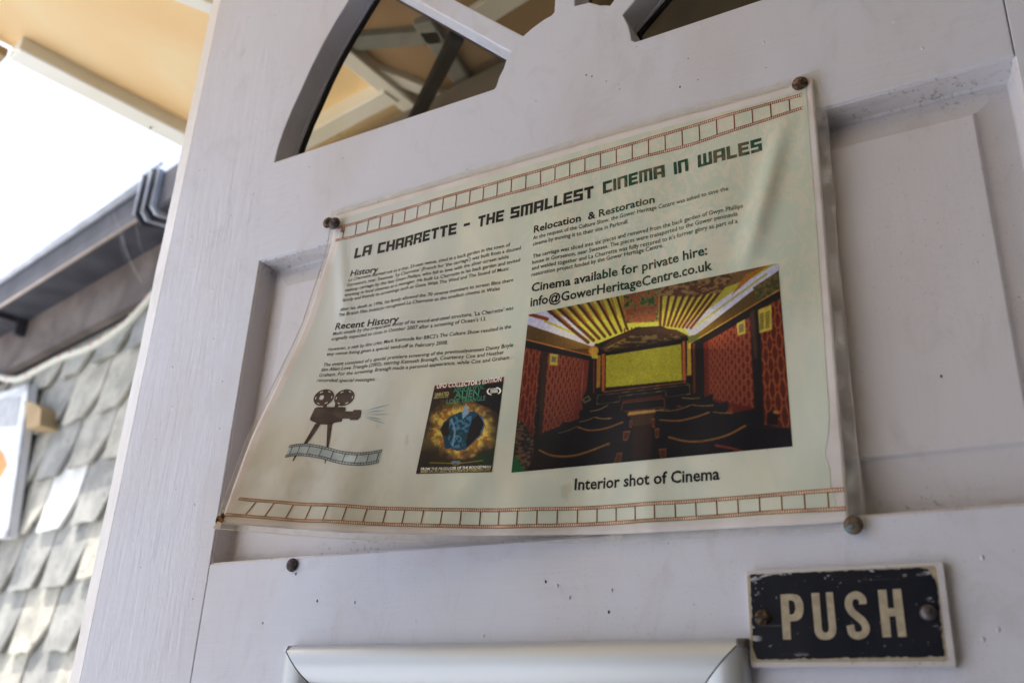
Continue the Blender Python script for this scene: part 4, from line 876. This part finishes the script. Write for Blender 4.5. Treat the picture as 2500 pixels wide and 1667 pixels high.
for i, (na, nb) in enumerate(((-3.0, -1.8), (-1.797, -.6), (-.597, 1.9))):
    m = MB(); m.bbox(-3.2, sb - .001, na, nb, HS, HS + .012); m.make('soffit_board', M_SOFF, porch)
m = MB(); m.bbox(-3.2, sb - .001, 1.905, 2.4, HS, HS + .012); m.make('soffit_board', M_SOFF, porch)
m = MB(); m.bbox(-3.3, sb + .04, -3.1, 2.45, HS + .062, HS + .10); m.make('roof_covering', M_FELT, porch)
# cross beams seen edge on
t0 = hit_h(455, 0, HB + .01); t1 = hit_h(512, 22, HB + .01); st = sn(t0)
m = MB(); m.bbox(-3.0, st[0] + .0, st[1] - .02, st[1] + .03, HB + .005, HS - .001); 
m = MB(); d_ = (t1 - t0) / np.linalg.norm(t1 - t0); a = t0 - d_ * .03; b = t1 + d_ * .5
m.beam(tuple(a + (0, 0, 1.5)), tuple(b + (0, 0, 1.5)), .022, .030); m.make('soffit_batten', M_CREAM, porch)
m = MB(); m.bbox(sb + .001, sb + 1.2, n_beam0 - .075, n_beam0 - .002, HB + .004, HS - .004); bevel(m.make('tie_beam', M_BRK, porch), .003)
m = MB()
for px_, py_ in ((368, 312),):
    p = hit_h(px_, py_, HB - .0005) + (0, 0, 1.5); m.tube([tuple(p), tuple(p + (0, 0, -.0015))], .0022, 8)
m.make('screw_head', M_RUST, porch)
# members seen through the fanlight glass, and grey bars imitating reflections
def member(pa, pb, h, wd, ht, mat, name='rafter', ext=(0, 0), hb=None):
    A_, B_ = hit_h(*pa, h), hit_h(*pb, hb if hb is not None else h); dd = (B_ - A_) / np.linalg.norm(B_ - A_); A_ = A_ - dd * ext[0]; B_ = B_ + dd * ext[1]
    m_ = MB(); m_.beam(tuple(A_ + (0, 0, 1.5)), tuple(B_ + (0, 0, 1.5)), wd, ht); return bevel(m_.make(name, mat, porch), .003)
member((858, 152), (978, 250), HB + .0, .030, .040, M_CREAM, 'cross_beam', (.3, .03))
member((775, 334), (955, 238), HB - .004, .034, .040, M_CREAM, 'cross_beam', (.35, .0))
member((925, 105), (1045, 95), HB + .008, .03, .020, M_REFL, 'fanlight_band', (.05, .02))  # this bar and the next stand in for reflections in the glass
member((1045, 80), (1150, 232), HB + .008, .03, .020, M_REFL, 'fanlight_band', (.02, .1))
member((1200, -40), (1340, -20), HB + .008, .03, .020, M_REFL, 'fanlight_band', (.05, .05)); member((1190, 34), (1290, -30), HB + .012, .04, .028, M_CREAM, 'fanlight_band', (.05, .1))
member((1117, 98), (1022, 285), HB - .06, .020, .020, M_PITCH, 'steel_brace', (0, .06))
# darker brown sheet just under the soffit beyond the cross beam
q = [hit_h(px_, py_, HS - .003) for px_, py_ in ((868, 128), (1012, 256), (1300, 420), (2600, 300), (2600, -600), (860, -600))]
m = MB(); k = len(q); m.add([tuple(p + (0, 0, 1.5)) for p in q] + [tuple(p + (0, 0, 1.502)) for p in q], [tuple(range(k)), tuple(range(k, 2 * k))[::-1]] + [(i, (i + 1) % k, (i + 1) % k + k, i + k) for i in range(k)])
m.make('dark_board', M_SOFD, porch)
# wall plate and dark gable below the far beam
A_ = hit_h(770, 352, HB - .004); B_ = hit_h(960, 250, HB - .004); dn = np.array([B_[0] - A_[0], B_[1] - A_[1], 0]); dn = dn / np.linalg.norm(dn); nn_ = np.array([dn[1], -dn[0], 0]); nn_ = nn_ if nn_[1] > 0 else -nn_
A_, B_ = A_ - dn * .1 + nn_ * .03, B_ + dn * 1.2 + nn_ * .03
m = MB(); m.hexa([tuple(p + (0, 0, 1.5 + zz_)) for zz_ in (-.5, 0) for p in (A_, B_, B_ + nn_ * .03, A_ + nn_ * .03)]); 
gb = m.make('gable_board', simple('grey_brown_board', (.17, .145, .11), .8, sc=8, var=.3), None); tag(gb, 'grey brown boarding below the far porch beam seen through the fanlight', 'board')
# unseen walls added right and behind the viewer to dim the porch on that side
n_ = N('light_blocker'); n_.set(Base_Color=n_.mix(n_.noise(3, 4), (.12, .11, .105), (.16, .15, .14)), Roughness=.9); M_BLOCKER = n_.m
m = MB(); m.box((.9, -1.6, 0), (1.05, .64, 2.6)); hw = m.make('right_light_blocker', M_BLOCKER, None); tag(hw, 'unseen wall added to block light from the right of the porch', 'wall')
m = MB(); m.box((-1.0, -1.5, 0), (1.05, -1.4, 2.6)); hw = m.make('rear_light_blocker', M_BLOCKER, None); tag(hw, 'unseen wall added behind the viewer to block light on the door', 'wall')

# ------------------------------------------------------------------ neighbouring slate wall with gutter
HG = 1.1
t0, t1 = hit_h(0, 751, HG), hit_h(372, 516, HG); nG = (sn(t0)[1] + sn(t1)[1]) / 2
u1 = hit_h(372, 602, HG); u0 = hit_h(0, 831, HG); nF = (sn(u0)[1] + sn(u1)[1]) / 2
rimh = (hit_n(0, 698, nG)[2] + hit_n(351, 446, nG)[2]) / 2
hF = (hit_n(0, 909, nF)[2] + hit_n(210, 807, nF)[2]) / 2
sL = 3.2; sR = .6
sj = sn(hit_n(362, 470, nG))[0]
nW = nF + .055
wall = thing('slate_wall', tuple(np.array(B(1.6, nW, -1.5))), 'neighbouring building front hung with grey slates under a dark fascia', 'wall')
m = MB(); m.bbox(-1.5, sL, nW + .012, nW + .2, -1.5, HG + .2); m.make('wall_backing', M_MORTAR, wall)
m = MB(); m.bbox(sR - 1.5, sL, nF, nF + .025, hF, HG + .03); m.make('fascia_board', M_FASC, wall)
m = MB(); m.bbox(sR - 1.5, sL, nF + .026, nW + .03, hF + .004, hF + .016); m.make('eaves_soffit', M_FELT, wall)
m = MB(); m.bbox(sR - 1.5, sL, nF + .0, nW + .4, HG + .032, HG + .05); m.make('roof_deck', M_FELT, wall)
# slates
TW, TH = .185, .142
def slate_mesh(i):
    c = .045 + .035 * random.random(); d = .055 + .035 * random.random(); w2 = TW * .985; h2 = TH * 1.55; k = 5
    pts = [(0, 0)] + [(w2 * (1 - c / w2) * j / k, random.uniform(-.003, .003)) for j in range(1, k + 1)] + [(w2 - random.uniform(0, .006), d + random.uniform(-.008, .008)), (w2, h2), (0, h2)]
    pts = pts[1:] if False else pts
    n_ = len(pts); t = .009
    vv = [(x, -t / 2 - .022 * (1 - z / h2), z) for x, z in pts] + [(x, t / 2 - .022 * (1 - z / h2), z) for x, z in pts]
    me = bpy.data.meshes.new('slate'); me.from_pydata(vv, [], [tuple(range(n_)), tuple(range(n_, 2 * n_))[::-1]] + [(j, (j + 1) % n_, (j + 1) % n_ + n_, j + n_) for j in range(n_)]); me.materials.append(M_SLATE[i % 3]); return me
random.seed(11)
sm = [slate_mesh(i) for i in range(9)]; white_mesh = sm[0].copy(); white_mesh.materials.clear(); white_mesh.materials.append(M_SLATE[3])
Rw = Matrix.Rotation(math.atan2(-E1[1], -E1[0]), 3, 'Z')
wl = Vector(wall.location)
row = 0; hh = hF - TH * .62; cnt = 0
tgt = hit_n(190, 1240, nW - .01); ts, th_ = sn(tgt)[0], tgt[2]
while hh > -.35:
    s0_ = .9 + (TW / 2 if row % 2 else 0)
    for k in range(14):
        s_ = s0_ + k * TW + random.uniform(-.004, .004); p = Vector(B(s_ + TW, nW + .004, hh + random.uniform(-.009, .009)))
        me = random.choice(sm)
        if (s_ < ts < s_ + TW) and (hh < th_ < hh + TH): me = white_mesh
        o_ = bpy.data.objects.new('slate', me); link(o_); o_.parent = wall; o_.location = p - wl; o_.rotation_euler = (0, random.uniform(-.015, .015), math.atan2(-E1[1], -E1[0])); cnt += 1
    row += 1; hh -= TH
# gutter
gutter = thing('gutter', B(1.8, nG, HG), 'black square line gutter with sky sheen coloured onto its rim along the slate wall eaves', 'gutter')
gw = nF - nG - .002
def trough(s0, s1, grow, mat, name):
    pr = [(nF - .002 + 0, rimh - .004), (nF - .002, HG + .001), (nG + .006, HG - grow), (nG - grow, HG + .006), (nG - grow, rimh + grow), (nG + .004, rimh + grow), (nG + .004, HG + .010), (nF - .006, HG + .008), (nF - .006, rimh - .004)]
    m_ = MB(); n_ = len(pr); m_.add([B(s_, a_, b_) for s_ in (s0, s1) for a_, b_ in pr], [(i, (i + 1) % n_, (i + 1) % n_ + n_, i + n_) for i in range(n_)] + [tuple(range(n_))[::-1], tuple(range(n_, 2 * n_))]); return m_.make(name, mat, gutter)
trough(sj + .02, sL, 0, M_GUT, 'trough'); trough(sR - .8, sj - .06, 0, M_GUT, 'trough')
m = MB(); m.tube([B(sj + .01, nG - .004, rimh + .002), B(sL, nG - .004, rimh + .002)], .011, 12); m.make('front_rim', M_RIM, gutter, smooth=True)  # sky reflection on the black rim is put into its colour
m = MB(); m.tube([B(sj + .01, nG - .001, HG + .001), B(sL, nG - .001, HG + .001)], .0042, 8); m.make('drip_lip', M_LIP, gutter, smooth=True)  # tan tone is the lip's highlight, painted on
for k in range(4):
    s_ = sj + .012 - k * .021; trough(s_ - .003, s_ + .003, .010 + (.006 if k % 2 == 0 else 0), M_GUT if k % 2 == 0 else M_RIM, 'union_rib')
    m = MB(); m.tube([B(s_, nG - .016, HG + .004), B(s_, nG - .017, rimh + .004), B(s_, nG - .006, rimh + .026)], .0035, 6); m.make('union_clip', M_RIM if k in (0, 2) else M_GUT, gutter, smooth=True)
pb = hit_h(95, 800, HG); s_ = sn(pb)[0]
m = MB(); m.bbox(s_ - .02, s_ + .06, nG - .005, nF, HG - .016, HG - .002); m.bbox(s_ - .025, s_ - .005, nF - .03, nF, HG - .05, HG - .002); bevel(m.make('bracket', M_GUT, gutter), .003)
# notice board and its bracket
nB_ = nW - .045
tr, br = hit_n(76, 938, nB_), hit_n(23, 1311, nB_); tl = hit_n(0, 962, nB_); td = (tl - tr) / np.linalg.norm(tl - tr)
bd = thing('notice_board', tuple(tr + td * .3 + (0, 0, 1.1)), 'white framed notice board standing off the slate wall, cut by the left edge', 'sign')
c = [tr, tr + td * .55, br + td * .55, br]
def slab3(pts, th, mat, name, parent):
    pts = [np.array(p) + (0, 0, 1.5) for p in pts]; m_ = MB(); n_ = len(pts); bk = [p + E2 * th for p in pts]
    m_.add([tuple(p) for p in pts + bk], [tuple(range(n_)), tuple(range(n_, 2 * n_))[::-1]] + [(i, (i + 1) % n_, (i + 1) % n_ + n_, i + n_) for i in range(n_)]); return m_.make(name, mat, parent)
slab3(c, .02, M_BOARD, 'board', bd); dwn = (br - tr) / np.linalg.norm(br - tr)
M_FR = simple('board_frame', (.60, .62, .65), .35)
for a_, b_, ww, dr in ((c[0], c[3], .022, td), (c[0], c[1], .022, dwn), (c[3], c[2], .022, -dwn)):
    slab3([p - E2 * .006 for p in (a_, b_, b_ + dr * ww, a_ + dr * ww)], .0055, M_FR, 'frame_bar', bd)
op = [hit_n(*p, nB_ - .001) for p in ((-12, 1085), (8, 1106), (17, 1134), (6, 1158), (-12, 1180))]; slab3(op, .0006, M_ORG, 'orange_mark', bd)
gp = [hit_n(*p, nB_ - .001) for p in ((-12, 978), (52, 966), (40, 1040), (-12, 1044))]; slab3(gp, .0005, simple('grey_print', (.45, .46, .47), .5), 'grey_mark', bd)
k_ = [hit_n(*p, nW - .06) for p in ((60, 978), (84, 984), (100, 998), (97, 1038), (64, 1046))]; bk = slab3(k_, .05, M_BRK, 'wall_block', None); tag(bk, 'ochre timber block behind the notice board on the slates', 'block')
# rope light
pts = [hit_n(px_, py_, nF - .02 + .0 * i) for i, (px_, py_) in enumerate(((-30, 905), (0, 921), (45, 925), (95, 902), (150, 874), (205, 855), (250, 832), (290, 805), (325, 775), (365, 730), (400, 690)))]
sp = spline([p + (0, 0, 1.5) for p in pts], 6); rope = thing('rope_light', tuple(sp[20]), 'pale rope light with red and yellow bulbs slung under the gutter', 'rope light')
m = MB(); m.tube([tuple(p) for p in sp], .0088, 12); m.make('sheath', M_ROPE, rope, smooth=True)
for i in range(3, len(sp) - 3, 3):
    m = MB(); p = sp[i] - E2 * .0075 + np.array([0, 0, random.uniform(-.002, .003)]); q_ = p + (sp[i + 1] - sp[i]) * .35; m.tube([tuple(p), tuple(p * .5 + q_ * .5 - E2 * .0015), tuple(q_)], [.0016, .0034, .0016], 8); m.make('bulb', (M_LED, M_LED2, M_LED)[i // 3 % 3], rope, smooth=True)
# cobweb threads on the gutter and a wisp beside the poster
m = MB()
for a_, b_ in (((275, 515), (345, 690)), ((290, 545), (308, 640)), ((262, 520), (292, 620)), ((330, 540), (352, 620)), ((296, 560), (330, 668)), ((240, 500), (300, 580))):
    A_, B_ = hit_n(*a_, nG - .02) + (0, 0, 1.5), hit_n(*b_, nF - .02) + (0, 0, 1.5)
    m.tube([tuple(A_ + (B_ - A_) * t + np.array([0, 0, -.01 * math.sin(math.pi * t) + random.uniform(-.002, .002)])) for t in np.linspace(0, 1, 8)], .0005, 4)
cw = m.make('cobweb', M_WEB, None); tag(cw, 'thin cobweb threads hanging from the gutter', 'cobweb')
m = MB(); random.seed(3)
for k in range(16):
    p = np.array([2018 + random.uniform(-6, 10), 420 + random.uniform(-8, 16)]); L = []
    for j in range(7): L.append(on_door(p[0], p[1], -.006 + .002 * random.random())); p = p + (random.uniform(-5, 6), random.uniform(-4, 8))
    m.tube(L, .00012, 3)
cw = m.make('cobweb', M_WEB, None); tag(cw, 'wisp of dusty cobweb at the right edge of the poster', 'cobweb')
